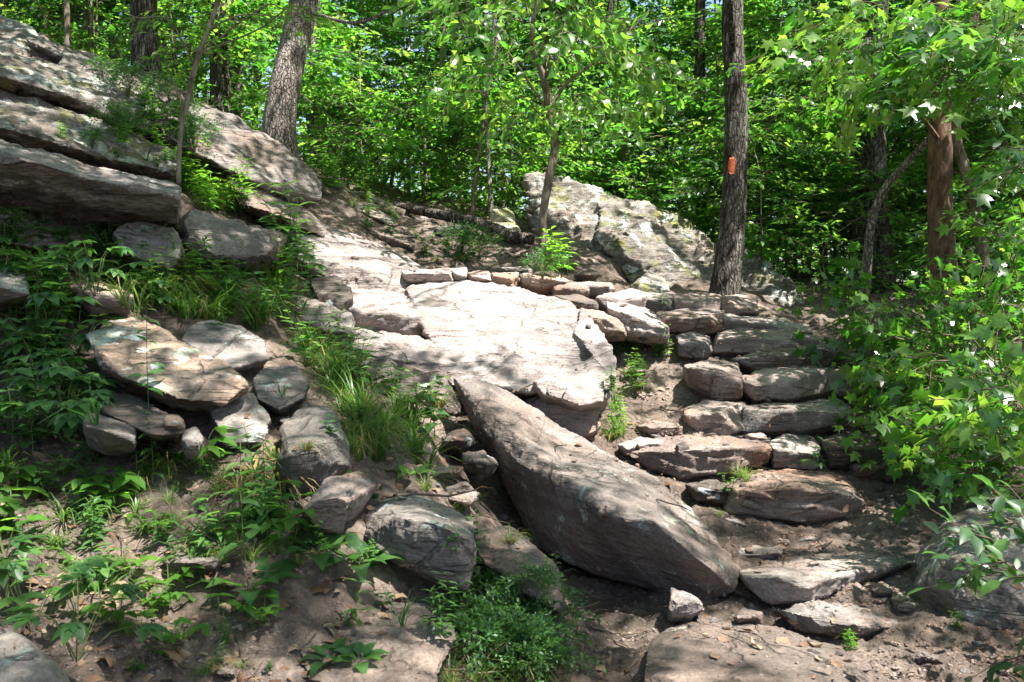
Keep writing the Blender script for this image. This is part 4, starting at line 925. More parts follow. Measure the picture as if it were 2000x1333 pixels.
# side limbs of the forked and grey trees
def add_branch(t, pts_px, w0, w1, mat=None, name='branch'):
    p = spline([W(a, b_, d) for a, b_, d in pts_px], 14); g = Geo(); d = pts_px[0][2]
    tube(g, p - t.base, np.linspace(w0, w1, 14) * d / F / 2, 8); return link_mesh(name, g.mesh(name), M[mat or t.mat], t.root)
add_branch(T5, [(1062, 150, 8.2), (1085, 120, 8.1), (1062, 95, 8.0), (1040, 130, 7.9)], 7, 3, 'bark_l')
add_branch(T5, [(1072, 215, 8.3), (1110, 160, 8.3), (1190, 100, 8.4), (1270, 20, 8.4)], 9, 4)
fk = [t for t in TREES if 'forked' in t.root['label']][0]
add_branch(fk, [(1222, 262, 12), (1205, 215, 12), (1195, 190, 12)], 5, 3)
add_branch(T18, [(380, 130, 5.6), (330, 40, 5.5), (270, 36, 5.4), (240, 20, 5.4)], 4, 2)
add_branch(T18, [(360, 225, 5.6), (320, 110, 5.5), (300, 100, 5.4)], 3, 2)
add_branch(T18, [(405, 60, 5.6), (470, 30, 5.5), (570, 35, 5.4)], 4, 2)
add_branch(T1, [(590, 20, 8.8), (690, 45, 8.5), (760, 20, 8.3), (800, -5, 8.2)], 8, 4)
add_branch(T15, [(1838, 280, 7.6), (1800, 230, 7.3), (1740, 180, 6.8)], 10, 5)

LIT = [(1030, 640, 215, 95, 1), (830, 590, 120, 60, .35), (720, 485, 130, 30, 1), (960, 535, 190, 25, 1), (1130, 740, 90, 55, .9), (1250, 600, 80, 45, .9), (1380, 590, 120, 34, .75), (1270, 760, 80, 110, .95),  # pixel ellipses where leaves are held back to let sun through
       (1400, 735, 60, 40, .8), (1540, 745, 120, 35, .72), (1480, 800, 170, 28, .75), (1450, 650, 150, 40, .72), (1350, 860, 120, 35, .85), (1560, 920, 120, 60, .7), (1560, 690, 90, 30, .6), (1520, 860, 90, 25, .7), (265, 680, 95, 60, 1), (430, 745, 90, 60, .9),
       (1300, 440, 130, 60, .9), (1110, 390, 70, 40, .9), (1450, 520, 60, 40, .4), (1240, 540, 50, 20, .9), (500, 270, 110, 60, .75), (110, 200, 150, 70, .6), (60, 330, 80, 30, .4), (150, 1150, 230, 90, .95), (330, 1140, 70, 45, .6), (1880, 1310, 300, 130, 1), (1640, 1245, 160, 60, .9),
       (1870, 1070, 70, 60, .6), (1120, 860, 90, 50, .75), (1270, 980, 110, 50, .75), (960, 770, 50, 40, .6), (1010, 800, 60, 20, .4), (300, 1260, 110, 60, .7), (870, 1010, 50, 20, .35), (230, 830, 50, 25, .6), (150, 1260, 130, 80, .7), (1350, 1290, 200, 60, .4), (560, 910, 40, 40, .6),
       (1450, 1050, 90, 20, .7), (1500, 1140, 80, 25, .45), (430, 370, 60, 50, .7), (1750, 700, 150, 100, .6), (1900, 850, 80, 100, .45), (700, 470, 60, 30, .9), (560, 740, 30, 20, .4), (980, 430, 40, 30, .9), (870, 460, 40, 20, .6), (1080, 500, 60, 30, .7), (550, 150, 40, 150, .3)]
def lit(px, py):
    v = 0.0
    for cx, cy, rx, ry, s in LIT:
        q_ = ((px - cx) / rx) ** 2 + ((py - cy) / ry) ** 2
        if q_ < 1.6: v = max(v, s * min(1.0, (1.6 - q_) / .6))
    return v

def px_cloud_lit(ell):
    """like px_cloud, but thinned where the sun must reach the steps and the slope below"""
    out_ = []
    for cx, cy, rx, ry, d0, d1, n in ell:
        c = 0; t = 0
        while c < n and t < n * 8:
            t += 1; a = rng.uniform(0, 6.283); r_ = math.sqrt(rng.uniform()); p = W(cx + rx * r_ * math.cos(a), cy + ry * r_ * math.sin(a), rng.uniform(d0, d1))
            h_ = BVH.ray_cast(Vector(p), Vector(-SUN), 40)
            if h_[0] is not None:
                hp = np.array(h_[0]); lv_ = 0
                for ox_, oy_ in ((0, 0), (.2, 0), (-.2, 0), (0, .2), (0, -.2)):
                    x, y, d = P(hp + [ox_, oy_, 0])
                    if d > .3: lv_ = max(lv_, lit(x, y))
                if rng.uniform() < .97 * min(1, lv_ * 1.25): continue
            out_.append(p); c += 1
    return np.array(out_)

# ------------------------------------------------------------------ crowns of the trees in view
def px_cloud(ell):
    out_ = []
    for cx, cy, rx, ry, d0, d1, n in ell:
        for _ in range(n):
            a = rng.uniform(0, 6.283); r_ = math.sqrt(rng.uniform()); out_.append(W(cx + rx * r_ * math.cos(a), cy + ry * r_ * math.sin(a), rng.uniform(d0, d1)))
    return np.array(out_)
def crown(t, pos, sprays, mat, sc=(.8, 1.2), rnd=(.2, .8), limbn=8, down_=-.15, tilt=.3, name='crown'):
    pos = np.asarray(pos); k = len(pos)
    cidx = pos[rng.integers(0, k, limbn)]
    g = Geo(); limbs(g, t.path - t.base, cidx - t.base, float(np.max(t.rr)) * .35)
    link_mesh('limbs', g.mesh('limbs'), M[t.mat], t.root)
    c = np.c_[np.interp(pos[:, 2], t.path[:, 2], t.path[:, 0]), np.interp(pos[:, 2], t.path[:, 2], t.path[:, 1]), pos[:, 2]]
    o = spray_mesh(name, sprays, pos, out_dirs(pos, c, down_), rng.uniform(*sc, k), rng.uniform(*rnd, k), mat, t.root, t.base, tilt)
    return o
crown(T5, px_cloud([(960, 30, 60, 30, 7.2, 8.6, 10), (1010, 90, 50, 25, 7.4, 8.4, 10), (1130, 30, 70, 35, 7.3, 8.6, 16), (1160, 90, 70, 25, 7.3, 8.6, 12), (1075, 190, 60, 14, 7.6, 8.3, 9), (1190, 185, 70, 16, 7.6, 8.5, 10), (1240, 130, 40, 40, 7.6, 8.6, 6), (940, 150, 45, 20, 7.6, 8.4, 6), (1000, -40, 160, 50, 7, 9, 26), (980, 175, 20, 10, 8, 8.4, 3)]),
      SP_droop, 'gum', (.75, 1.3), (.3, 1), 7, -.5, .5)
crown(T18, px_cloud([(300, 35, 60, 20, 5.2, 5.6, 5), (390, 110, 30, 20, 5.4, 5.7, 3), (530, 30, 60, 15, 5.2, 5.6, 5), (380, 130, 40, 25, 5.4, 5.8, 3)]), SP_young, 'leaf_y', (.6, .8), (.4, 1), 3, -.1)
crown(T16, px_cloud_lit([(1610, 60, 100, 55, 5.8, 7.4, 34), (1780, 55, 130, 60, 5.4, 7.2, 52), (1930, 70, 110, 80, 4.8, 7, 66), (1720, 140, 110, 26, 5.6, 7.2, 18), (1890, 170, 100, 28, 5.2, 7, 22), (1590, 125, 60, 35, 5.6, 6.6, 14), (1985, 290, 30, 60, 4.8, 6.4, 7)]),
      SP_gum, 'gum', (.85, 1.2), (.1, 1), 16, -.3, .5)
crown(T15, px_cloud_lit([(1850, 90, 150, 80, 7, 9, 50), (1650, 200, 90, 40, 8, 9.5, 20)]), SP_gum, 'gum', (.9, 1.2), (0, .9), 10, -.2, .5)

# ------------------------------------------------------------------ unseen overhead canopy, added to shade the scene with gaps at LIT
NCAN = 4600
cp = []
SV = Vector(-SUN)
tries = 0
while len(cp) < NCAN and tries < NCAN * 5:
    tries += 1
    # choose a ground point around the scene and go up the sun ray from it
    gx, gy = rng.uniform(-7.5, 7.5), rng.uniform(.3, 11.0)
    h_ = rng.uniform(6.0, 9.6)
    gz0 = 1.0
    k = (h_ - gz0) / SUN[2]; p = np.array([gx, gy, gz0]) + SUN * k
    if p[2] < 1.5 + .37 * max(p[1], 0) + .55: 
        continue
    r_ = BVH.ray_cast(Vector(p), SV, 40)
    if r_[0] is None: continue
    pr = .92; hp = np.array(r_[0]); lv_ = 0
    for ox_, oy_ in ((0, 0), (.24, 0), (-.24, 0), (0, .24), (0, -.24)):
        px, py, d = P(hp + [ox_, oy_, 0])
        if d > .3 and -200 < px < 2200 and 0 < py < 1600: lv_ = max(lv_, lit(px, py) * (1 if ox_ == oy_ == 0 else .9))
    pr = .95 - .95 * lv_
    for hh_ in (2.2, 2.9, 3.6, 4.2):      # lighter canopy over the sunlit understory leaves
        qx, qy, qd = P(p - SUN * ((p[2] - hh_) / SUN[2]))
        if (1500 < qx < 2100 and -60 < qy < 330 and 4 < qd < 7) or (880 < qx < 1300 and -40 < qy < 240 and 7 < qd < 8.8): pr = min(pr, .35)
    for hh_ in (.9, 1.3, 1.7):
        qx, qy, qd = P(p - SUN * ((p[2] - hh_) / SUN[2]))
        if 1620 < qx < 2100 and 480 < qy < 950 and 3.5 < qd < 7: pr = min(pr, .45)
    if rng.uniform() < pr: cp.append(p)
cp = np.array(cp)
own = [T1, T4, T2, T15] + Tout
ox = np.array([t.path[-1][:2] for t in own])
who = np.argmin(np.linalg.norm(cp[:, None, :2] - ox[None], axis=2) - np.array([0, 0, 0, 0, 1.0, 1.0, 1.0]), axis=1)
for k, t in enumerate(own):
    pp = cp[who == k]
    if len(pp) < 5: continue
    crown(t, pp, SP_can, 'leaf', (.85, 1.25), (.1, .8), 22, -.1, .5, name='crown')
# ------------------------------------------------------------------ background woods
def variant(i, h, spread, low, n, mat, sprays=SP_far, gaps=.3, tr=.05):
    r = np.random.default_rng(100 + i)
    path = spline([[0, 0, -.2], [r.normal(0, .1), r.normal(0, .1), h * .35], [r.normal(0, .25), r.normal(0, .25), h * .7], [r.normal(0, .3), r.normal(0, .3), h]], 24)
    root = empty('woodland_tree', (0, 0, 0))
    g = Geo(); rr = np.linspace(tr, tr * .3, 24); tube(g, path, rr, 8)
    # boughs: layered, each a flat fan of sprays
    nb_ = int(9 + h * 1.6); P0 = []; D0 = []; tg = []
    for b_ in range(nb_):
        z = low + (h - low) * (b_ + r.uniform(0, 1)) / nb_; a = b_ * 2.4 + r.uniform(-.5, .5)
        rel = (z - low) / (h - low); L = spread * (1 - .55 * rel) * r.uniform(.6, 1.15)
        c = np.array([np.interp(z, path[:, 2], path[:, 0]), np.interp(z, path[:, 2], path[:, 1]), z])
        dr = np.array([math.cos(a), math.sin(a), r.uniform(-.05, .35)])
        e = c + dr * L; tube(g, spline([c, c + dr * L * .5 + [0, 0, .1], e], 5), np.linspace(tr * .35, .004, 5), 4, cap=False)
        m_ = max(3, int(n / nb_))
        for _ in range(m_):
            s = r.uniform(.25, 1.05); side = r.normal(0, .28 * L * s)
            P0.append(c + dr * L * s + np.array([-dr[1], dr[0], 0]) * side + [0, 0, r.normal(0, .13)])
            D0.append(dr + np.array([-dr[1], dr[0], 0]) * np.sign(side) * r.uniform(.2, .9) + [0, 0, -.15])
    link_mesh('trunk', g.mesh('trunk'), M['bark_s'], root)
    P0 = np.array(P0); D0 = np.array(D0); k = len(P0)
    g2 = Geo(); put_sprays(g2, sprays, P0, D0, r.uniform(.75, 1.2, k), r.uniform(.05, .95, k), np.tile([0, 0, 1.], (k, 1)) + r.normal(0, .35, (k, 3)))
    link_mesh('crown', g2.mesh('crown', False), [M[mat], M['twig']], root)
    return root
VAR = [variant(0, 6.5, 2.2, .5, 300, 'leaf', tr=.03), variant(1, 5.5, 1.9, .3, 260, 'leaf', tr=.03), variant(2, 8.5, 2.8, .9, 380, 'leaf', tr=.05), variant(3, 4.2, 1.5, .3, 170, 'leaf_y', SP_mid, tr=.02),
       variant(4, 7.5, 2.4, .6, 320, 'leaf_d', tr=.045), variant(5, 5.0, 1.7, .4, 220, 'leaf_y', tr=.025), variant(6, 2.2, 1.1, .1, 120, 'leaf', SP_mid, tr=.015), variant(7, 1.6, .9, .05, 90, 'leaf', SP_mid, tr=.012)]
DESC = ['full leafy green tree', 'low branched green tree', 'tall broad green tree', 'yellow green young tree', 'tall dark green tree', 'bright yellow green tree', 'waist high green bush', 'knee high spreading bush']
usedv = set(); BGT = []
def put_tree(v, px, d, sc=1.0, z=None, group='woodland trees behind the outcrops'):
    p = W(px, 500, d); zz = float(tz([[p[0], p[1]]])[0])
    o = VAR[v] if v not in usedv else copy_tree(VAR[v]); usedv.add(v)
    o.location = (p[0], p[1], zz - .05); o.rotation_euler = (0, 0, rng.uniform(0, 6.28)); s = sc * rng.uniform(.9, 1.12); o.scale = (s, s, s)
    o['category'] = 'bush' if v > 5 else 'tree'; o['group'] = 'low bushes at the edge of the woods' if v > 5 else group
    if v > 5: o.name = 'woodland_bush'
    BGT.append((o, v, px, d)); return o
# (variant, px, depth)
for v, px, d in [(3, 700, 12.5), (1, 760, 13.5), (3, 830, 14), (4, 900, 13.5), (1, 980, 13), (4, 1060, 13.5), (0, 1140, 15), (1, 1230, 13.2), (0, 1310, 14.5), (1, 1390, 13.8), (3, 1480, 11.5), (0, 1540, 13.5), (5, 1560, 11),
                 (1, 1640, 12), (4, 1720, 12.5), (0, 1790, 12), (1, 1880, 11.5), (4, 1960, 11), (0, 2060, 11), (0, 2150, 10), (5, 1500, 16), (4, 330, 13), (1, 400, 12.5), (4, 500, 13.5), (0, 190, 12.5), (1, 90, 12), (4, 20, 12), (0, -80, 12), (1, 250, 14.5),
                 (5, 690, 18), (4, 800, 17), (2, 900, 18), (4, 1000, 17), (2, 1100, 19), (4, 1200, 17.5), (2, 1400, 18.5), (5, 1480, 18), (2, 1580, 17), (0, 1680, 17), (2, 1800, 16.5), (5, 1900, 15.5), (2, 2000, 15), (2, 2120, 15),
                 (2, 420, 18), (4, 300, 18), (2, 150, 17.5), (4, 0, 17), (2, 760, 23), (4, 920, 23), (2, 1060, 24), (4, 1220, 23), (2, 1360, 24), (0, 1520, 23), (2, 1660, 22), (4, 1820, 22), (2, 1980, 21),
                 (4, -200, 14), (2, 2250, 13), (0, 2350, 11)]:
    put_tree(v, px, d)
for v, px, d in [(6, 720, 11), (7, 790, 11.5), (6, 880, 11.6), (7, 960, 11), (6, 1010, 11.2), (7, 1080, 12), (6, 1150, 11.8), (7, 1230, 11.5), (6, 1300, 11.5), (7, 1380, 11), (6, 1460, 10.6), (6, 1530, 10.3), (7, 1590, 10.2), (6, 1650, 10.8), (7, 1740, 10.5), (6, 1800, 10),
                 (7, 1880, 9.6), (6, 1960, 9.2), (7, 2050, 9), (7, 640, 10.2), (6, 350, 10.8), (7, 400, 10.4), (7, 500, 10.8), (6, 200, 11), (7, 100, 10.6), (6, 1500, 9.6), (7, 1640, 9.2), (7, 1960, 8), (7, 2060, 7.0)]:
    put_tree(v, px, d, .9)
# far woods: one mass nobody could count
g = Geo(); k = 5200
a = rng.uniform(-.85, .85, k); r_ = rng.uniform(27, 44, k); x = r_ * np.sin(a); y = r_ * np.cos(a)
zb = tz0(np.c_[x, y]); hh = rng.uniform(0, 1, k) ** .8 * (11 + 3 * np.sin(a * 9) + 2 * np.sin(a * 23))
keep = fbm(np.c_[x, y, hh * 1.3] * .45, 3) > -.12
pos = np.c_[x, y, zb + hh][keep]; k = len(pos)
put_sprays(g, SP_far, pos, rng.normal(0, 1, (k, 3)) * [1, 1, .2], rng.uniform(2.2, 3.6, k), rng.uniform(.1, .9, k), np.tile([0, 0, 1.], (k, 1)) + rng.normal(0, .5, (k, 3)))
fw = link_mesh('far_woods', g.mesh('far_woods', False), [M['leaf_y'], M['twig']]); fw['kind'] = 'stuff'; fw['label'] = 'far-off mass of woodland foliage'; fw['category'] = 'woods'

# ------------------------------------------------------------------ fallen log
def px_log(name, label, ps, mat='bark_d', root=None, sides=20, amp=.008):
    c = [W(a_, b_, d) for a_, b_, w_, d in ps]; r_ = [w_ * d / F / 2 for a_, b_, w_, d in ps]
    path = spline(c, 70); rr = np.interp(np.linspace(0, len(c) - 1, 70), range(len(c)), r_)
    g = Geo(); tube(g, path - path[0], rr, sides, rfun=bark_r(amp, 26, 11)); o = link_mesh(name, g.mesh(name), M[mat], root, None if root else path[0]); 
    if not root: tag(o, label, 'log')
    return o
px_log('fallen_log', 'long thin fallen log lying across the head of the upper trail', [(770, 402, 17, 9.6), (850, 418, 19, 9.4), (920, 432, 21, 9.2), (965, 448, 24, 9.1), (1000, 462, 26, 9.0), (1040, 470, 20, 8.9)])
px_log('fallen_log', 'short thick mossy log section left of the long fallen log', [(678, 390, 20, 9.9), (700, 388, 30, 9.8), (740, 402, 28, 9.7), (790, 420, 20, 9.5)], 'bark_s')
for ps, lb in [([(1325, 940, 0, 0)], '')][:0]: pass

# ------------------------------------------------------------------ undergrowth
ITEMS = []
def blades(n, L, wd, spread, seed, droop=1.0, seg=5, mat='grass', dry=0.0):
    r = np.random.default_rng(seed); g = Geo()
    for i in range(n):
        a = r.uniform(0, 6.283); lean = r.uniform(.1, spread); l_ = L * r.uniform(.5, 1.1); w_ = wd * r.uniform(.7, 1.2)
        b0 = np.array([math.cos(a + 1) * .02 * r.uniform(0, 1), math.sin(a + 1) * .02 * r.uniform(0, 1), -.02]) * L * 3
        out_ = np.array([math.cos(a), math.sin(a), 0]); sd_ = np.array([-out_[1], out_[0], 0]) ; tw = r.uniform(-.6, .6)
        V = []
        for s in range(seg + 1):
            t = s / seg; an = lean + droop * t * t * r.uniform(.8, 1.2)
            p = b0 + (out_ * math.sin(an * .75) + np.array([0, 0, math.cos(an * .75)])) * l_ * t
            ww = w_ * (1 - t ** 2.2) * (.55 + .45 * min(1, t * 4)) + .0004
            sv = sd_ * math.cos(tw * t) + np.array([0, 0, 1]) * math.sin(tw * t) * .3
            V += [p - sv * ww, p + sv * ww]
        fs = [(2 * s, 2 * s + 1, 2 * s + 3, 2 * s + 2) for s in range(seg)]
        g.add(V, fs, r.uniform(0, 1), 1 if r.uniform() < dry else 0)
    return g
def herb(nst, h, leaf, lsize, pairs, seed, opp=True, lean=.35, angle=.9, lmat='herb'):
    """upright stems with paired leaves; returns (leaves, stems)"""
    r = np.random.default_rng(seed); gl = Geo(); gs = Geo(); tv, tf = leaf
    for i in range(nst):
        a = r.uniform(0, 6.283); hh_ = h * r.uniform(.65, 1.1); l_ = r.uniform(0, lean)
        p = spline([[0, 0, -.02], [math.cos(a) * l_ * hh_ * .3, math.sin(a) * l_ * hh_ * .3, hh_ * .5], [math.cos(a) * l_ * hh_, math.sin(a) * l_ * hh_, hh_ * .97]], 9)
        p += np.array([r.normal(0, .02), r.normal(0, .02), 0]) * (nst > 1)
        tube(gs, p, np.linspace(.0028, .001, 9) * (h / .35) ** .5, 4, cap=False)
        for k in range(pairs):
            t = .15 + .85 * (k + .7) / pairs; q_ = np.array([np.interp(t * 8, range(9), p[:, c]) for c in range(3)])
            az = k * 1.57 * (1 if opp else .87) + r.uniform(-.3, .3) + i
            for sgn in ((0, math.pi) if opp else (0,)):
                s = lsize * (1.15 - .55 * t) * r.uniform(.75, 1.15) * (1.0 if t > .15 else .7)
                R = euler(az + sgn, angle * .5 - r.uniform(0, .5) * 1.2, r.uniform(-.3, .3))
                gl.add((tv * s) @ R.T + q_, tf, np.clip(.3 + .5 * t + r.uniform(-.25, .25), 0, 1))
    return gl, gs
def creeper(n, h, lsize, leaflets, seed, leaf=None):
    r = np.random.default_rng(seed); gl = Geo(); gs = Geo(); tv, tf = leaf or T_ovate(.27, -.15)
    for i in range(n):
        a = r.uniform(0, 6.283); ra = r.uniform(.1, 1) * h * .9; hh_ = h * r.uniform(.4, 1.1)
        e = np.array([math.cos(a) * ra, math.sin(a) * ra, hh_]); p = spline([[0, 0, -.02], e * [.5, .5, .8], e], 5)
        tube(gs, p, [.0022, .002, .0018, .0015, .0012], 4, cap=False)
        tl = r.uniform(-.35, .35); az = a + r.uniform(-.6, .6)
        for j in range(leaflets):
            b_ = az - 1.57 + (j - (leaflets - 1) / 2) * (4.2 / leaflets if leaflets > 3 else 1.35)
            s = lsize * (1 - .12 * abs(j - (leaflets - 1) / 2)) * r.uniform(.85, 1.1)
            R = euler(b_, -.2 + tl, r.uniform(-.2, .2)); gl.add((tv * s) @ R.T + e, tf, np.clip(r.uniform(.1, .9), 0, 1))
    return gl, gs
def rosette(n, L, wd, seed):
    r = np.random.default_rng(seed); gl = Geo(); gs = Geo(); tv, tf = T_ovate(wd, -.3)
    for i in range(n):
        az = i * 2.4 + r.uniform(-.3, .3); up = .75 - .6 * (i / n) - .15; s = L * r.uniform(.7, 1.1)
        R = euler(az, .15 + up * .8, r.uniform(-.25, .25)); b0 = R @ np.array([0, .25 * L, 0])
        tube(gs, spline([[0, 0, -.01], b0 * .6 + [0, 0, .01], b0], 4), .002, 4, cap=False)
        gl.add((tv * s) @ R.T + b0, tf, r.uniform(.1, .8))
    return gl, gs
def bushy(nsp, h, seed):
    r = np.random.default_rng(seed); gs = Geo(); gl = Geo(); P0 = []; D0 = []
    for i in range(nsp):
        a = r.uniform(0, 6.283); e = np.array([math.cos(a), math.sin(a), 0]) * h * r.uniform(.1, .85) + [0, 0, h * r.uniform(.45, 1)]
        p = spline([[0, 0, -.02], e * [.35, .35, .7], e], 6); tube(gs, p, np.linspace(.003, .0012, 6), 4, cap=False)
        for t in (3, 4, 5): P0.append(p[t]); D0.append((p[t] - p[t - 1]) + r.normal(0, .5 * np.linalg.norm(p[1] - p[0]), 3))
    k = len(P0); put_sprays(gl, SP_bush, P0, D0, r.uniform(.6, .95, k), r.uniform(.1, .9, k), np.tile([0, 0, 1.], (k, 1)) + r.normal(0, .3, (k, 3)))
    return gl, gs
KINDS = {}
def kind(key, name, cat, desc, size, pairs_, mats):
    """pairs_: list of (leaf geo, stem geo or None)"""
    lst = []
    for gl, gs in pairs_:
        root = empty(name, (0, 0, 0)); root['category'] = cat
        link_mesh('blades' if gs is None else 'leaves', gl.mesh('leaves', False), [M[x_] for x_ in mats], root)
        if gs is not None: link_mesh('stems', gs.mesh('stems'), M['stem'], root)
        lst.append([root, False])
    KINDS[key] = (lst, desc, size, name, cat)
LN = T_lance(.12, -.2); LW = T_ovate(.2, -.2); OV = T_ovate(.3, -.15)
kind('tuft', 'grass_tuft', 'grass tuft', 'fine green grass tuft', .32, [(blades(60, .32, .0022, .75, 1, dry=.12), None), (blades(45, .32, .0025, .9, 2, dry=.06), None), (blades(75, .30, .002, .6, 3, 1.4, dry=.2), None)], ['grass', 'dry'])
kind('broad', 'grass_clump', 'grass clump', 'broad bladed grass clump', .34, [(blades(22, .34, .008, .8, 4, 1.1, 6), None), (blades(16, .34, .010, .9, 5, 1.2, 6), None), (blades(28, .32, .007, .7, 6, 1.3, 6), None)], ['grass', 'dry'])
kind('dry', 'sedge_tuft', 'sedge tuft', 'sedge tuft with tan dying blades', .30, [(blades(40, .30, .005, .9, 7, 1.6, 6, dry=.4), None), (blades(34, .30, .005, .9, 8, 1.7, 6, dry=.5), None)], ['grass', 'dry'])
kind('herb', 'leafy_weed', 'weed', 'upright narrow leaved weed', .42, [herb(3, .42, LN, .13, 8, 11), herb(2, .42, LN, .14, 9, 12), herb(5, .40, LN, .12, 7, 13)], ['herb'])
kind('tallherb', 'leafy_weed', 'weed', 'tall single stemmed weed with paired leaves', .6, [herb(1, .6, LW, .11, 9, 14, lean=.25), herb(1, .6, LW, .12, 8, 15, lean=.15), herb(2, .6, LW, .11, 9, 16, lean=.3)], ['herb'])
kind('round', 'leafy_weed', 'weed', 'low weed with rounded leaves', .22, [herb(5, .22, OV, .07, 4, 17, lean=.8), herb(7, .2, OV, .06, 4, 18, lean=.9), herb(4, .24, OV, .08, 4, 19, lean=.7)], ['herb'])
kind('creep', 'creeper', 'creeper', 'five leaved creeper', .26, [creeper(8, .26, .10, 5, 21), creeper(11, .24, .09, 5, 22), creeper(6, .28, .11, 5, 23)], ['herb'])
kind('tri', 'vine_seedling', 'seedling', 'bright seedling with three leaflets', .13, [creeper(4, .13, .085, 3, 24), creeper(6, .14, .08, 3, 25), creeper(3, .12, .09, 3, 26)], ['leaf_y'])
kind('ros', 'leaf_rosette', 'rosette plant', 'basal rosette of large oval leaves', .16, [rosette(9, .15, .27, 31), rosette(7, .16, .24, 32), rosette(11, .14, .22, 33)], ['herb'])
kind('bush', 'bushy_weed', 'weed', 'dense bushy small leaved weed', .4, [bushy(26, .4, 41), bushy(20, .38, 42), bushy(32, .4, 43)], ['herb'])
kind('light', 'leafy_weed', 'weed', 'sunlit yellow green weed', .35, [herb(5, .35, LN, .12, 6, 44), herb(4, .33, LW, .1, 6, 45)], ['leaf_y'])

def plant(key, px, py, hpx, gname=None, tries_=1):
    h_ = hit(px, py)
    if h_ is None: return None
    p, nrm = h_; d = (p - CAM) @ FW
    if d > 14: return None
    lst, desc, size, name, cat = KINDS[key]
    e = lst[rng.integers(0, len(lst))]
    if not e[1]: o = e[0]; e[1] = True
    else: o = copy_tree(e[0])
    s = hpx * d / F / size
    o.location = p - np.array([0, 0, .004]); o.scale = (s, s, s); o.rotation_euler = (rng.uniform(-.12, .12), rng.uniform(-.12, .12), rng.uniform(0, 6.283))
    ITEMS.append((o, px, py - hpx * .4, desc, gname or (desc + 's')))
    return o
# named single plants
for key, px, py, hp in [('herb', 560, 520, 175), ('herb', 600, 560, 120), ('tallherb', 575, 640, 190), ('herb', 385, 560, 120), ('tallherb', 320, 560, 120), ('herb', 690, 760, 130), ('herb', 645, 700, 110),
        ('broad', 760, 830, 130), ('broad', 800, 850, 110), ('tuft', 700, 820, 170), ('tuft', 650, 760, 130), ('tuft', 740, 900, 150), ('tuft', 690, 880, 120), ('tuft', 860, 800, 90), ('tallherb', 300, 950, 190), ('broad', 95, 560, 190), ('broad', 60, 500, 160),
        ('tallherb', 290, 800, 210), ('broad', 270, 560, 170), ('tallherb', 480, 1110, 330), ('tallherb', 520, 1060, 260), ('dry', 500, 930, 110), ('dry', 540, 900, 100), ('dry', 470, 960, 110), ('dry', 545, 960, 120), ('dry', 600, 880, 60), ('tuft', 560, 960, 90),
        ('ros', 490, 1150, 110), ('ros', 650, 1290, 70), ('ros', 700, 1290, 60), ('ros', 620, 1080, 90), ('ros', 700, 1100, 100), ('ros', 800, 930, 60), ('herb', 855, 1240, 130), ('herb', 190, 1070, 120), ('broad', 290, 1040, 85), ('broad', 380, 1060, 80), ('broad', 420, 1040, 90), ('broad', 480, 1050, 90),
        ('bush', 965, 1270, 110), ('bush', 1020, 1220, 90), ('bush', 1060, 1280, 120), ('bush', 930, 1310, 100), ('bush', 1000, 1325, 120), ('bush', 1070, 1330, 100), ('bush', 960, 1190, 70), ('bush', 1040, 1170, 60), ('tuft', 930, 1333, 120), ('tuft', 1000, 1340, 130), ('tuft', 1060, 1350, 110), ('tuft', 880, 1340, 100),
        ('bush', 900, 500, 55), ('bush', 935, 505, 50), ('light', 1065, 540, 90), ('light', 1095, 540, 100), ('light', 1080, 520, 70), ('bush', 1060, 545, 50), ('light', 1110, 535, 60),
        ('tuft', 1445, 935, 50), ('tuft', 1458, 940, 60), ('round', 1425, 970, 45), ('tuft', 1405, 1010, 35), ('light', 1665, 1270, 50), ('round', 1720, 935, 50), ('round', 1680, 925, 45), ('round', 1760, 925, 50), ('round', 1810, 930, 45), ('round', 1850, 945, 45), ('light', 1870, 1230, 45), ('round', 1780, 980, 40),
        ('tri', 210, 1000, 70), ('tri', 260, 1130, 55), ('tri', 330, 1160, 60), ('tri', 230, 1230, 70), ('tri', 290, 1200, 55), ('tri', 150, 1200, 60), ('creep', 60, 1230, 150), ('creep', 150, 1290, 150), ('creep', 10, 1180, 120), ('tri', 430, 1230, 60), ('tri', 340, 1260, 50), ('broad', 400, 1320, 60), ('broad', 355, 1250, 50),
        ('tuft', 830, 960, 70), ('tuft', 900, 1000, 80), ('round', 930, 1060, 60), ('herb', 1080, 1140, 60), ('tuft', 1000, 1060, 60), ('round', 880, 1080, 50), ('herb', 930, 1130, 90), ('herb', 1210, 700, 70), ('tuft', 1200, 800, 90), ('tuft', 1215, 850, 80), ('tuft', 1190, 860, 60), ('light', 1265, 680, 70), ('light', 1300, 700, 60), ('light', 1240, 700, 60), ('tuft', 1250, 760, 60), ('herb', 1190, 770, 60), ('round', 1290, 660, 40), ('round', 1290, 600, 35)]:
    plant(key, px, py, hp)
def region(keys, pts_, n, h0, h1):
    """plants scattered in a pixel polygon"""
    pl = np.array(pts_, float); x0, y0 = pl.min(0); x1, y1 = pl.max(0); c = 0; tr_ = 0
    while c < n and tr_ < n * 20:
        tr_ += 1; x, y = rng.uniform(x0, x1), rng.uniform(y0, y1)
        ins = False; j = len(pl) - 1
        for i in range(len(pl)):
            if (pl[i][1] > y) != (pl[j][1] > y) and x < (pl[j][0] - pl[i][0]) * (y - pl[i][1]) / (pl[j][1] - pl[i][1]) + pl[i][0]: ins = not ins
            j = i
        if not ins: continue
        h_ = hit(x, y)
        if h_ is None or (h_[0][2] - float(tz([h_[0][:2]])[0]) > .05 and rng.uniform() > .1): continue
        if plant(keys[rng.integers(0, len(keys))], x, y, rng.uniform(h0, h1)) is not None: c += 1
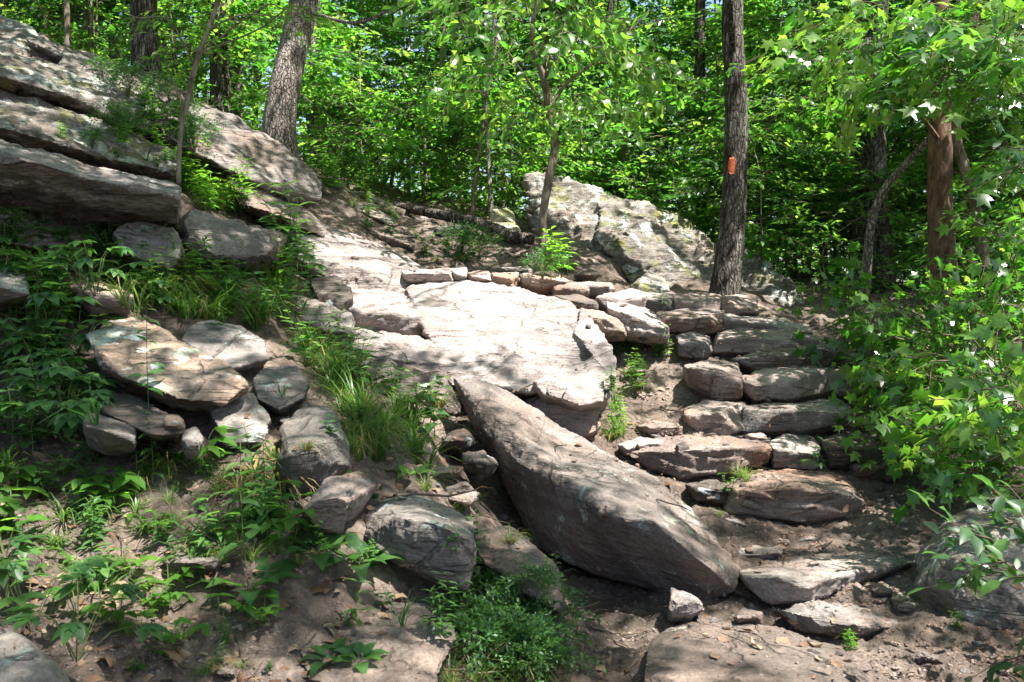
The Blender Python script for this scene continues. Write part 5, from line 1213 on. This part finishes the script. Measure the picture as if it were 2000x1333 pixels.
region(['broad', 'herb', 'round', 'creep', 'tuft'], [(0, 470), (180, 480), (330, 530), (540, 520), (620, 640), (520, 650), (330, 620), (250, 620), (0, 640)], 75, 70, 135)
region(['herb', 'light', 'broad'], [(200, 520), (560, 530), (560, 640), (260, 610)], 22, 60, 120)
region(['creep', 'round', 'herb', 'creep'], [(0, 610), (180, 640), (180, 760), (160, 860), (0, 900)], 34, 80, 140)
region(['light', 'broad', 'light', 'tuft'], [(370, 340), (440, 345), (500, 410), (470, 440), (365, 400)], 30, 60, 110)
region(['light', 'round', 'bush'], [(240, 150), (330, 200), (360, 330), (230, 310)], 16, 30, 60)
region(['light', 'round'], [(60, 250), (330, 330), (330, 350), (200, 330)], 10, 25, 45)
for x_, y_, h_p in [(225, 165, 50), (250, 190, 60), (275, 215, 55), (300, 240, 60), (240, 240, 45), (270, 270, 50), (310, 290, 50), (330, 200, 45), (200, 150, 35), (350, 230, 45), (120, 270, 35), (180, 290, 35), (230, 320, 40), (380, 300, 60), (370, 250, 50)]: plant(['light', 'round', 'bush'][int(x_ + y_) % 3], x_, y_, h_p)
region(['bush', 'round', 'light'], [(590, 300), (700, 340), (740, 380), (650, 385), (590, 330)], 12, 40, 70)
region(['tuft', 'round', 'broad', 'tuft'], [(560, 640), (700, 720), (860, 860), (850, 930), (700, 900), (610, 740)], 40, 60, 140)
region(['round', 'tuft', 'tri', 'broad'], [(380, 880), (560, 950), (600, 1080), (480, 1120), (300, 1050), (150, 900)], 44, 40, 85)
region(['round', 'broad', 'tri'], [(0, 900), (150, 900), (250, 1050), (0, 1100)], 26, 45, 100)
region(['round', 'herb', 'tuft'], [(560, 1040), (760, 1100), (720, 1130), (560, 1120)], 9, 40, 80)
region(['round', 'tuft', 'herb'], [(880, 1080), (1090, 1150), (1100, 1333), (880, 1333)], 12, 50, 90)
region(['tri', 'round', 'tuft', 'herb', 'tuft'], [(20, 1080), (520, 1120), (560, 1320), (160, 1320)], 30, 22, 60)
region(['light', 'round', 'bush', 'tuft'], [(620, 380), (780, 390), (960, 480), (940, 520), (840, 515), (780, 470), (640, 430)], 20, 20, 42)
region(['light', 'tuft', 'round'], [(1180, 640), (1310, 660), (1320, 720), (1230, 880), (1180, 880)], 12, 30, 60)
for key in KINDS:     # drop unused originals
    for e in KINDS[key][0]:
        if not e[1]:
            for ch in list(e[0].children): bpy.data.objects.remove(ch)
            bpy.data.objects.remove(e[0])

# ------------------------------------------------------------------ right-hand sweetgum shrubs
def shrub(label, base_px, ell, sprays, mat, sc, name='shrub', rnd=(.1, 1), down_=-.35, stems=12):
    h_ = hit(*base_px[:2]); b0 = h_[0] if h_ is not None and len(base_px) < 3 else W(*base_px)
    if len(base_px) > 2: b0[2] = float(tz([b0[:2]])[0])
    root = empty(name, b0); tag(root, label, 'shrub')
    pos = px_cloud(ell); g = Geo()
    for t in pos[rng.integers(0, len(pos), stems)]:
        p = spline([b0 * 0, (t - b0) * [.4, .4, .65], t - b0], 10); tube(g, p, np.linspace(.009, .003, 10), 6, cap=False)
    link_mesh('stems', g.mesh('stems'), M['bark_s'], root)
    c = np.tile(b0, (len(pos), 1)); spray_mesh('foliage', sprays, pos, out_dirs(pos, c, down_), rng.uniform(*sc, len(pos)), rng.uniform(*rnd, len(pos)), mat, root, b0, .55)
    return root
shrub('star leaved shrub leaning over the right end of the upper steps', (1690, 700, 6.6), [(1670, 610, 50, 45, 6.0, 6.9, 16), (1720, 665, 50, 40, 5.8, 6.8, 14), (1750, 715, 40, 30, 5.8, 6.5, 8)], SP_shrub, 'gum', (.75, 1.2))
shrub('large star leaved shrub filling the right edge beside the middle steps', (1900, 860, 5.4), [(1830, 660, 90, 50, 5.2, 6.6, 40), (1945, 620, 65, 60, 4.8, 6.2, 40), (1815, 730, 70, 60, 4.9, 6.2, 26), (1900, 760, 110, 80, 4.4, 5.8, 66), (1885, 850, 80, 50, 4.4, 5.3, 24), (1975, 520, 35, 60, 4.9, 6, 16), (1800, 810, 45, 30, 5, 5.6, 8)], SP_shrub, 'gum', (.7, 1.25), stems=26)
shrub('nearer star leaved branches hanging into the lower right above the lichened boulder', (2130, 1000, 3.9), [(1940, 870, 60, 45, 3.7, 4.4, 12), (1985, 810, 35, 80, 3.5, 4.3, 12), (2070, 880, 60, 90, 3.4, 4.3, 14)], SP_shrub, 'gum', (.8, 1.2), stems=10)
shrub('blurred low leaves very close at the right edge in front of the lichened boulder', (2140, 1250, 2.5), [(2020, 1140, 30, 30, 2.3, 2.7, 2), (2040, 1210, 30, 30, 2.2, 2.6, 1), (2090, 1150, 40, 80, 2.2, 2.8, 4)], SP_young, 'herb', (.7, .9), stems=5)
shrub('low ivy mat growing over the shaded slope under the right shrub', (1850, 900, 5.2), [(1830, 900, 90, 25, 4.9, 5.2, 8)], SP_bush, 'herb', (.8, 1), stems=5)

# ------------------------------------------------------------------ loose stones, gravel, litter, ground cover
def stone_tpl(seed, flat=.55):
    bm = bmesh.new(); r = np.random.default_rng(seed)
    for q_ in r.normal(0, 1, (14, 3)): 
        q_ = q_ / np.linalg.norm(q_) * r.uniform(.75, 1); bm.verts.new(q_ * [1, .8, flat])
    bmesh.ops.convex_hull(bm, input=bm.verts[:]); bmesh.ops.triangulate(bm, faces=bm.faces[:])
    bm.verts.ensure_lookup_table(); loose = [v for v in bm.verts if not v.link_faces]; bmesh.ops.delete(bm, geom=loose, context='VERTS')
    bm.verts.index_update(); V = np.array([v.co[:] for v in bm.verts]); fs = [tuple(v.index for v in f.verts) for f in bm.faces]; bm.free(); return V, fs
STP = [stone_tpl(i, f) for i, f in enumerate((.5, .4, .65, .35, .55, .45))]
pebm = []
for i, (V, fs) in enumerate(STP):
    bm = bmesh.new(); vs = [bm.verts.new(v) for v in V]; [bm.faces.new([vs[j] for j in f]) for f in fs]
    bmesh.ops.bevel(bm, geom=bm.edges[:], offset=.07, segments=2, affect='EDGES', profile=.6)
    bmesh.ops.triangulate(bm, faces=bm.faces[:]); bmesh.ops.subdivide_edges(bm, edges=bm.edges[:], cuts=1)
    for v in bm.verts: v.co += v.normal * .05 * float(pnoise(np.array([[v.co.x * 2.3 + i, v.co.y * 2.3, v.co.z * 2.3]]))[0])
    me = bpy.data.meshes.new('pebble'); bm.to_mesh(me); bm.free(); me.polygons.foreach_set('use_smooth', np.ones(len(me.polygons), dtype=bool)); pebm.append(me)
pebmat = [('pale', 'pale'), ('step', 'reddish tan'), ('grey', 'grey'), ('dark', 'dark'), ('orange', 'ochre')]
pm = {}
def pebble(px, py, wpx, mi=None):
    h_ = hit(px, py)
    if h_ is None: return
    p, nrm = h_; d = (p - CAM) @ FW
    i = rng.integers(0, len(pebm)); mi = rng.choice(5, p=[.25, .35, .22, .1, .08]) if mi is None else mi
    if (i, mi) not in pm:
        me = pebm[i].copy(); me.materials.append(M[pebmat[mi][0]]); pm[(i, mi)] = me
    o = bpy.data.objects.new('loose_stone', pm[(i, mi)]); COL.objects.link(o)
    s = wpx * d / F / 1.9; o.scale = (s, s * rng.uniform(.7, 1.1), s * rng.uniform(.7, 1.2)); o.location = p + nrm * s * .12
    o.rotation_euler = (rng.uniform(-.3, .3), rng.uniform(-.3, .3), rng.uniform(0, 6.28)); o['category'] = 'stone'
    ITEMS.append((o, px, py, ('small ' if wpx < 26 else '') + pebmat[mi][1] + ' loose stone', 'loose stones on the trail and bank'))
for px, py, wp in [(1255, 1195, 34), (1395, 1215, 30), (1395, 1155, 26), (1540, 1238, 22), (1590, 1275, 28), (1640, 1280, 24), (1780, 1240, 34), (1815, 1250, 30), (1850, 1225, 36), (1910, 1260, 30), (1690, 1300, 60), (1740, 1270, 50), (1950, 1270, 34), (1890, 1310, 40), (1480, 1205, 20),
                   (1535, 1075, 24), (1565, 1082, 20), (1480, 1120, 18), (1670, 1062, 18), (1700, 1070, 16), (1740, 1060, 20), (1530, 1190, 22), (1350, 1225, 18), (1180, 1290, 30), (1220, 1230, 26), (1160, 1210, 24), (1480, 1250, 20), (1720, 1165, 20),
                   (1310, 810, 30), (1280, 850, 34), (1330, 880, 40), (1240, 890, 30), (1200, 900, 26), (1380, 880, 30), (1350, 760, 24), (1320, 700, 22), (1290, 745, 28), (1420, 870, 20), (1240, 825, 36), (1450, 950, 20), (1390, 970, 30), (1350, 985, 26),
                   (380, 1285, 28), (250, 1295, 36), (290, 1310, 24), (480, 1300, 30), (520, 1310, 24), (590, 1320, 30), (330, 1300, 24), (200, 1260, 22), (130, 1060, 40), (60, 1100, 50), (330, 940, 30), (160, 950, 36), (450, 1240, 20), (570, 1180, 28), (545, 1160, 24), (530, 1230, 26), (500, 1190, 20),
                   (800, 960, 36), (850, 945, 30), (780, 940, 24), (900, 960, 26), (870, 900, 40), (840, 880, 34), (940, 930, 34), (820, 840, 34), (880, 820, 40), (840, 800, 30), (790, 810, 30), (960, 980, 30), (980, 1010, 34), (810, 790, 26), (1000, 1180, 24), (950, 870, 40),
                   (1320, 965, 20), (890, 505, 20), (920, 520, 16), (860, 500, 22), (950, 500, 20), (1000, 490, 24), (1030, 500, 22), (980, 470, 18), (800, 470, 22), (780, 440, 18), (1185, 560, 16), (1150, 640, 24), (1200, 660, 24), (1255, 660, 30), (1240, 625, 26), (1215, 600, 26), (1600, 700, 16), (1640, 650, 24), (1600, 640, 20), (1620, 630, 22), (1570, 700, 18), (1500, 780, 22), (1400, 700, 20), (1650, 715, 22), (1720, 560, 16)]:
    pebble(px, py, wp)
def on_rock(p): return p[2] - float(tz([[p[0], p[1]]])[0]) > .035
def scatter(n, xr, yr, fn, rockp=1.0):
    P_, N_ = [], []
    while len(P_) < n:
        px, py = rng.uniform(*xr), rng.uniform(*yr)
        if rng.uniform() > fn(px, py): 
            continue
        h_ = hit(px, py)
        if h_ is None or (rockp < 1 and rng.uniform() > rockp and on_rock(h_[0])): P_.append(None); N_.append(None); continue
        P_.append(h_[0]); N_.append(h_[1])
    ok = [i for i in range(n) if P_[i] is not None]
    return np.array([P_[i] for i in ok]), np.array([N_[i] for i in ok])
def blob(cx, cy, rx, ry): return lambda x, y: math.exp(-((x - cx) / rx) ** 2 - ((y - cy) / ry) ** 2)
gb = [blob(780, 440, 180, 60), blob(1800, 1290, 320, 90), blob(1250, 1230, 200, 80), blob(1560, 1065, 220, 30), blob(1280, 830, 80, 110), blob(350, 1290, 300, 70), blob(850, 890, 90, 90), blob(900, 490, 150, 30), blob(1450, 860, 250, 30), blob(150, 1080, 150, 60), blob(1230, 640, 60, 50), blob(1550, 700, 150, 60), blob(1700, 1010, 120, 50), blob(1530, 1180, 300, 60)]
gp, gn = scatter(9000, (-50, 2050), (430, 1400), lambda x, y: max(f(x, y) for f in gb) * .9 + .04, .2)
dd = (gp - CAM) @ FW; k = len(gp); wh = rng.integers(0, 6, k); R = frames(rng.normal(0, 1, (k, 3)), np.tile([0, 0, 1.], (k, 1)) + rng.normal(0, .3, (k, 3)))
g = Geo(); sc = rng.lognormal(0, .5, k) * 5.0 * dd / F / 2 * 1.2
for q_ in range(6):
    m_ = wh == q_; g.many(STP[q_][0], STP[q_][1], gp[m_], R[m_], sc[m_], rng.uniform(0, 1, m_.sum()), 0)
mi_all = np.concatenate(g.m); 
gr = link_mesh('gravel', g.mesh('gravel', False), [M['step']]); gr['kind'] = 'stuff'; gr['label'] = 'fine gravel and stone chips on the soil'; gr['category'] = 'gravel'
lb_ = [blob(750, 430, 200, 70), blob(200, 130, 250, 70), blob(1450, 1330, 500, 60), blob(300, 1200, 350, 120), blob(850, 450, 250, 60), blob(900, 900, 150, 120), blob(1750, 960, 150, 80), blob(1400, 850, 300, 100), blob(1700, 600, 200, 60)]
lp, ln_ = scatter(6500, (-50, 2050), (60, 1400), lambda x, y: max(f(x, y) for f in lb_) * .7 + .2, .05)
k = len(lp); g = Geo(); R = frames(rng.normal(0, 1, (k, 3)) * [1, 1, .15], ln_ + rng.normal(0, .35, (k, 3)))
g.many(*T_ovate(.3, .12), lp + ln_ * .006, R, rng.lognormal(-3.35, .4, k)[:, None] * np.c_[rng.uniform(.4, 1.2, k), np.ones(k), rng.uniform(.3, 2.2, k)], rng.uniform(0, 1, k))
li = link_mesh('leaf_litter', g.mesh('leaf_litter', False), [M['litter']]); li['kind'] = 'stuff'; li['label'] = 'dry fallen leaves scattered over soil and rock'; li['category'] = 'leaf litter'
tp_, tn_ = scatter(1500, (-50, 2050), (250, 1400), lambda x, y: max(f(x, y) for f in lb_) * .6 + .25, .12)
k = len(tp_); g = Geo(); tg = Geo(); tube(tg, [[0, 0, 0], [.04, .35, .0], [-.02, .7, .03], [.03, 1, 0]], [.018, .016, .013, .007], 4)
g.many(np.concatenate(tg.V), [tuple(f) for f in np.concatenate(tg.L[:1]).tolist()] if False else [tuple(np.concatenate(tg.L)[i * 4:i * 4 + 4]) for i in range(12)], tp_ + [0, 0, .006], frames(rng.normal(0, 1, (k, 3)) * [1, 1, .12], tn_ + 0.01), rng.lognormal(-2.5, .5, k), rng.uniform(0, 1, k))
ft = link_mesh('fallen_twigs', g.mesh('fallen_twigs'), [M['twig']]); ft['kind'] = 'stuff'; ft['label'] = 'broken twigs and stalks strewn over the soil'; ft['category'] = 'twigs'
cb = [blob(760, 410, 120, 40), blob(250, 560, 330, 90), blob(60, 760, 130, 140), blob(480, 930, 150, 80), blob(700, 780, 140, 80), blob(450, 1050, 250, 60), blob(430, 380, 70, 50), blob(300, 230, 60, 90), blob(1000, 1230, 120, 110), blob(650, 340, 60, 60), blob(1820, 900, 150, 60), blob(300, 1180, 300, 100), blob(1250, 700, 60, 60), blob(100, 980, 150, 90)]
cp_, cn_ = scatter(5200, (-80, 2050), (130, 1400), lambda x, y: (max(f(x, y) for f in cb)) ** 1.5 * .9, .04)
# keep ground cover on soil-like, upward facing spots
ok = cn_[:, 2] > .55; cp_, cn_ = cp_[ok], cn_[ok]; k = len(cp_)
gl = Geo(); tpls = [herb(3, .1, OV, .04, 3, 71, lean=.9), herb(2, .13, LN, .06, 3, 72, lean=.7), creeper(4, .08, .04, 3, 73)]
tb = [blades(10, .13, .0016, .9, 74, seg=3), blades(8, .15, .0035, .9, 75, seg=3)]
G_all = [a_[0] for a_ in tpls] + tb
for q_, gg in enumerate(G_all):
    s = Tmp(); s.v = np.concatenate(gg.V); s.L = np.concatenate(gg.L); s.t = np.concatenate(gg.T); s.m = np.zeros(len(s.t), int); s.r = (np.concatenate(gg.R) - .5) * .6
    m_ = np.arange(k) % 5 == q_; kk = m_.sum(); a_ = rng.uniform(0, 6.28, kk)
    put_sprays(gl, [s], cp_[m_], np.c_[np.cos(a_), np.sin(a_), np.zeros(kk)], rng.uniform(.7, 1.6, kk), rng.uniform(.1, .9, kk))
gc = link_mesh('ground_cover', gl.mesh('ground_cover', False), [M['herb']]); gc['kind'] = 'stuff'; gc['label'] = 'low green seedlings and grass covering the bank'; gc['category'] = 'ground cover'

# twigs
def twig_thing(label, ps, r_=.004):
    p = [];
    for px, py in ps:
        h_ = hit(px, py); p.append((h_[0] if h_ is not None else W(px, py, 4)) + [0, 0, .012])
    g = Geo(); pp = spline(p, 16) + rng.normal(0, .003, (16, 3)); tube(g, pp - pp[0], np.linspace(r_, r_ * .4, 16), 6); o = link_mesh('twig', g.mesh('twig'), M['twig'], None, pp[0]); tag(o, label, 'twig')
twig_thing('dead twig lying on the lower lip of the rock face', [(1000, 770), (1030, 760), (1048, 752)], .006)
twig_thing('fallen stick on the gravel at the bottom right', [(1150, 1230), (1220, 1245), (1280, 1235)], .005)
twig_thing('thin dry stalk lying on soil in the bottom left', [(255, 1292), (330, 1298), (420, 1308)], .003)
twig_thing('long root like stick on the upper trail below the round grey boulder', [(850, 490), (890, 510), (905, 522)], .012)
twig_thing('stick leaning on the soil left of the third step', [(1290, 800), (1320, 805), (1335, 795)], .008)

# ------------------------------------------------------------------ labels of the repeated things
ORD = ['first', 'second', 'third', 'fourth', 'fifth', 'sixth', 'seventh', 'eighth', 'ninth', 'tenth', 'eleventh', 'twelfth', 'thirteenth', 'fourteenth', 'fifteenth', 'sixteenth', 'seventeenth', 'eighteenth', 'nineteenth', 'twentieth']
LM = [(1137, 640, 'the pale rock face'), (880, 620, 'the pale rock face'), (1150, 900, 'the leaning dark block'), (1250, 1080, 'the leaning dark block'), (330, 700, 'the ochre boulder'), (425, 665, 'the brown dome'), (548, 755, 'the flat topped boulder'), (470, 810, 'the streaked boulder'),
      (615, 870, 'the oval boulder'), (655, 980, 'the squared brown boulder'), (820, 1050, 'the angular boulder'), (260, 805, 'the dark slanting slab'), (215, 840, 'the pale oblong stone'), (190, 575, 'the brown slab in the weeds'), (380, 1095, 'the thin dark stone'),
      (60, 1290, 'the corner boulder'), (730, 1220, 'the low bedrock shelf'), (1010, 1080, 'the tan ledge'), (370, 970, 'the crumbly ledge'), (150, 1125, 'the sunlit low ledge'), (500, 300, 'the tongue shaped slab'), (110, 210, 'the upper left lichened boulder'),
      (180, 350, 'the long grey shelf'), (450, 460, 'the knobbly overhang'), (290, 470, 'the speckled grey block'), (660, 250, 'the distant outcrop'), (1250, 460, 'the long lichened boulder'), (1880, 1110, 'the right-hand lichened boulder'), (1550, 960, 'the lowest step slab'),
      (1550, 810, 'the third step'), (1540, 745, 'the fourth step'), (1360, 590, 'the top step'), (1600, 1140, 'the wide tan slab'), (1340, 1180, 'the pale triangular stone'), (760, 770, 'the dark ledge'), (1820, 1290, 'the dark corner rock'), (1400, 745, 'the diamond shaped block'), (1325, 890, 'the second step ledge'), (1470, 1290, 'the large flat trail slab'), (880, 455, 'the round grey boulder'), (1640, 1225, 'the thin split slab'), (1120, 560, 'the rim stones'), (1620, 655, 'the sixth step'), (550, 150, 'the leaning grey trunk'), (20, 560, 'the rock at the left edge')]
def place_phrase(px, py):
    b_ = min(LM, key=lambda q_: ((q_[0] - px) / 1.3) ** 2 + (q_[1] - py) ** 2)
    dx, dy = px - b_[0], py - b_[1]
    side = ('right of' if dx > 0 else 'left of') if abs(dx) > 1.2 * abs(dy) else ('below' if dy > 0 else 'above')
    if abs(dx) < 14 and abs(dy) < 14: side = 'right at'
    return side + ' ' + b_[2]
from collections import defaultdict
def assign(items):
    grp = defaultdict(list)
    for o, px, py, desc, gname in items:
        o['group'] = gname; grp[desc + ' ' + place_phrase(px, py)].append((px, o))
    for lab, lst in grp.items():
        lst.sort(key=lambda q_: q_[0])
        if len(lst) == 1: lst[0][1]['label'] = lab
        else:
            for i, (_, o) in enumerate(lst): o['label'] = f"{lab}, {ORD[i]} from left"
assign(ITEMS)
def tree_phrase(px, d):
    ref = [(20, 'the topmost left boulder'), (282, 'the dark trunk on the crest'), (430, 'the half lit trunk'), (560, 'the leaning grey trunk'), (680, 'the distant outcrop'), (850, 'the fallen log'), (1075, 'the crooked sapling'), (1230, 'the long lichened boulder'), (1370, 'the straight dark trunk'), (1435, 'the blazed tree'), (1600, 'the speckled trunk'), (1700, 'the double trunk'), (1838, 'the reddish trunk'), (1960, 'the right shrub')]
    b_ = min(ref, key=lambda q_: abs(q_[0] - px)); return ('far ' if d > 16 else '') + 'behind ' + b_[1]
grp = defaultdict(list)
for o, v, px, d in BGT: grp[DESC[v] + ' ' + tree_phrase(px, d)].append((px, o))
for lab, lst in grp.items():
    lst.sort(key=lambda q_: q_[0])
    for i, (_, o) in enumerate(lst): o['label'] = lab if len(lst) == 1 else f"{lab}, {ORD[i]} from left"
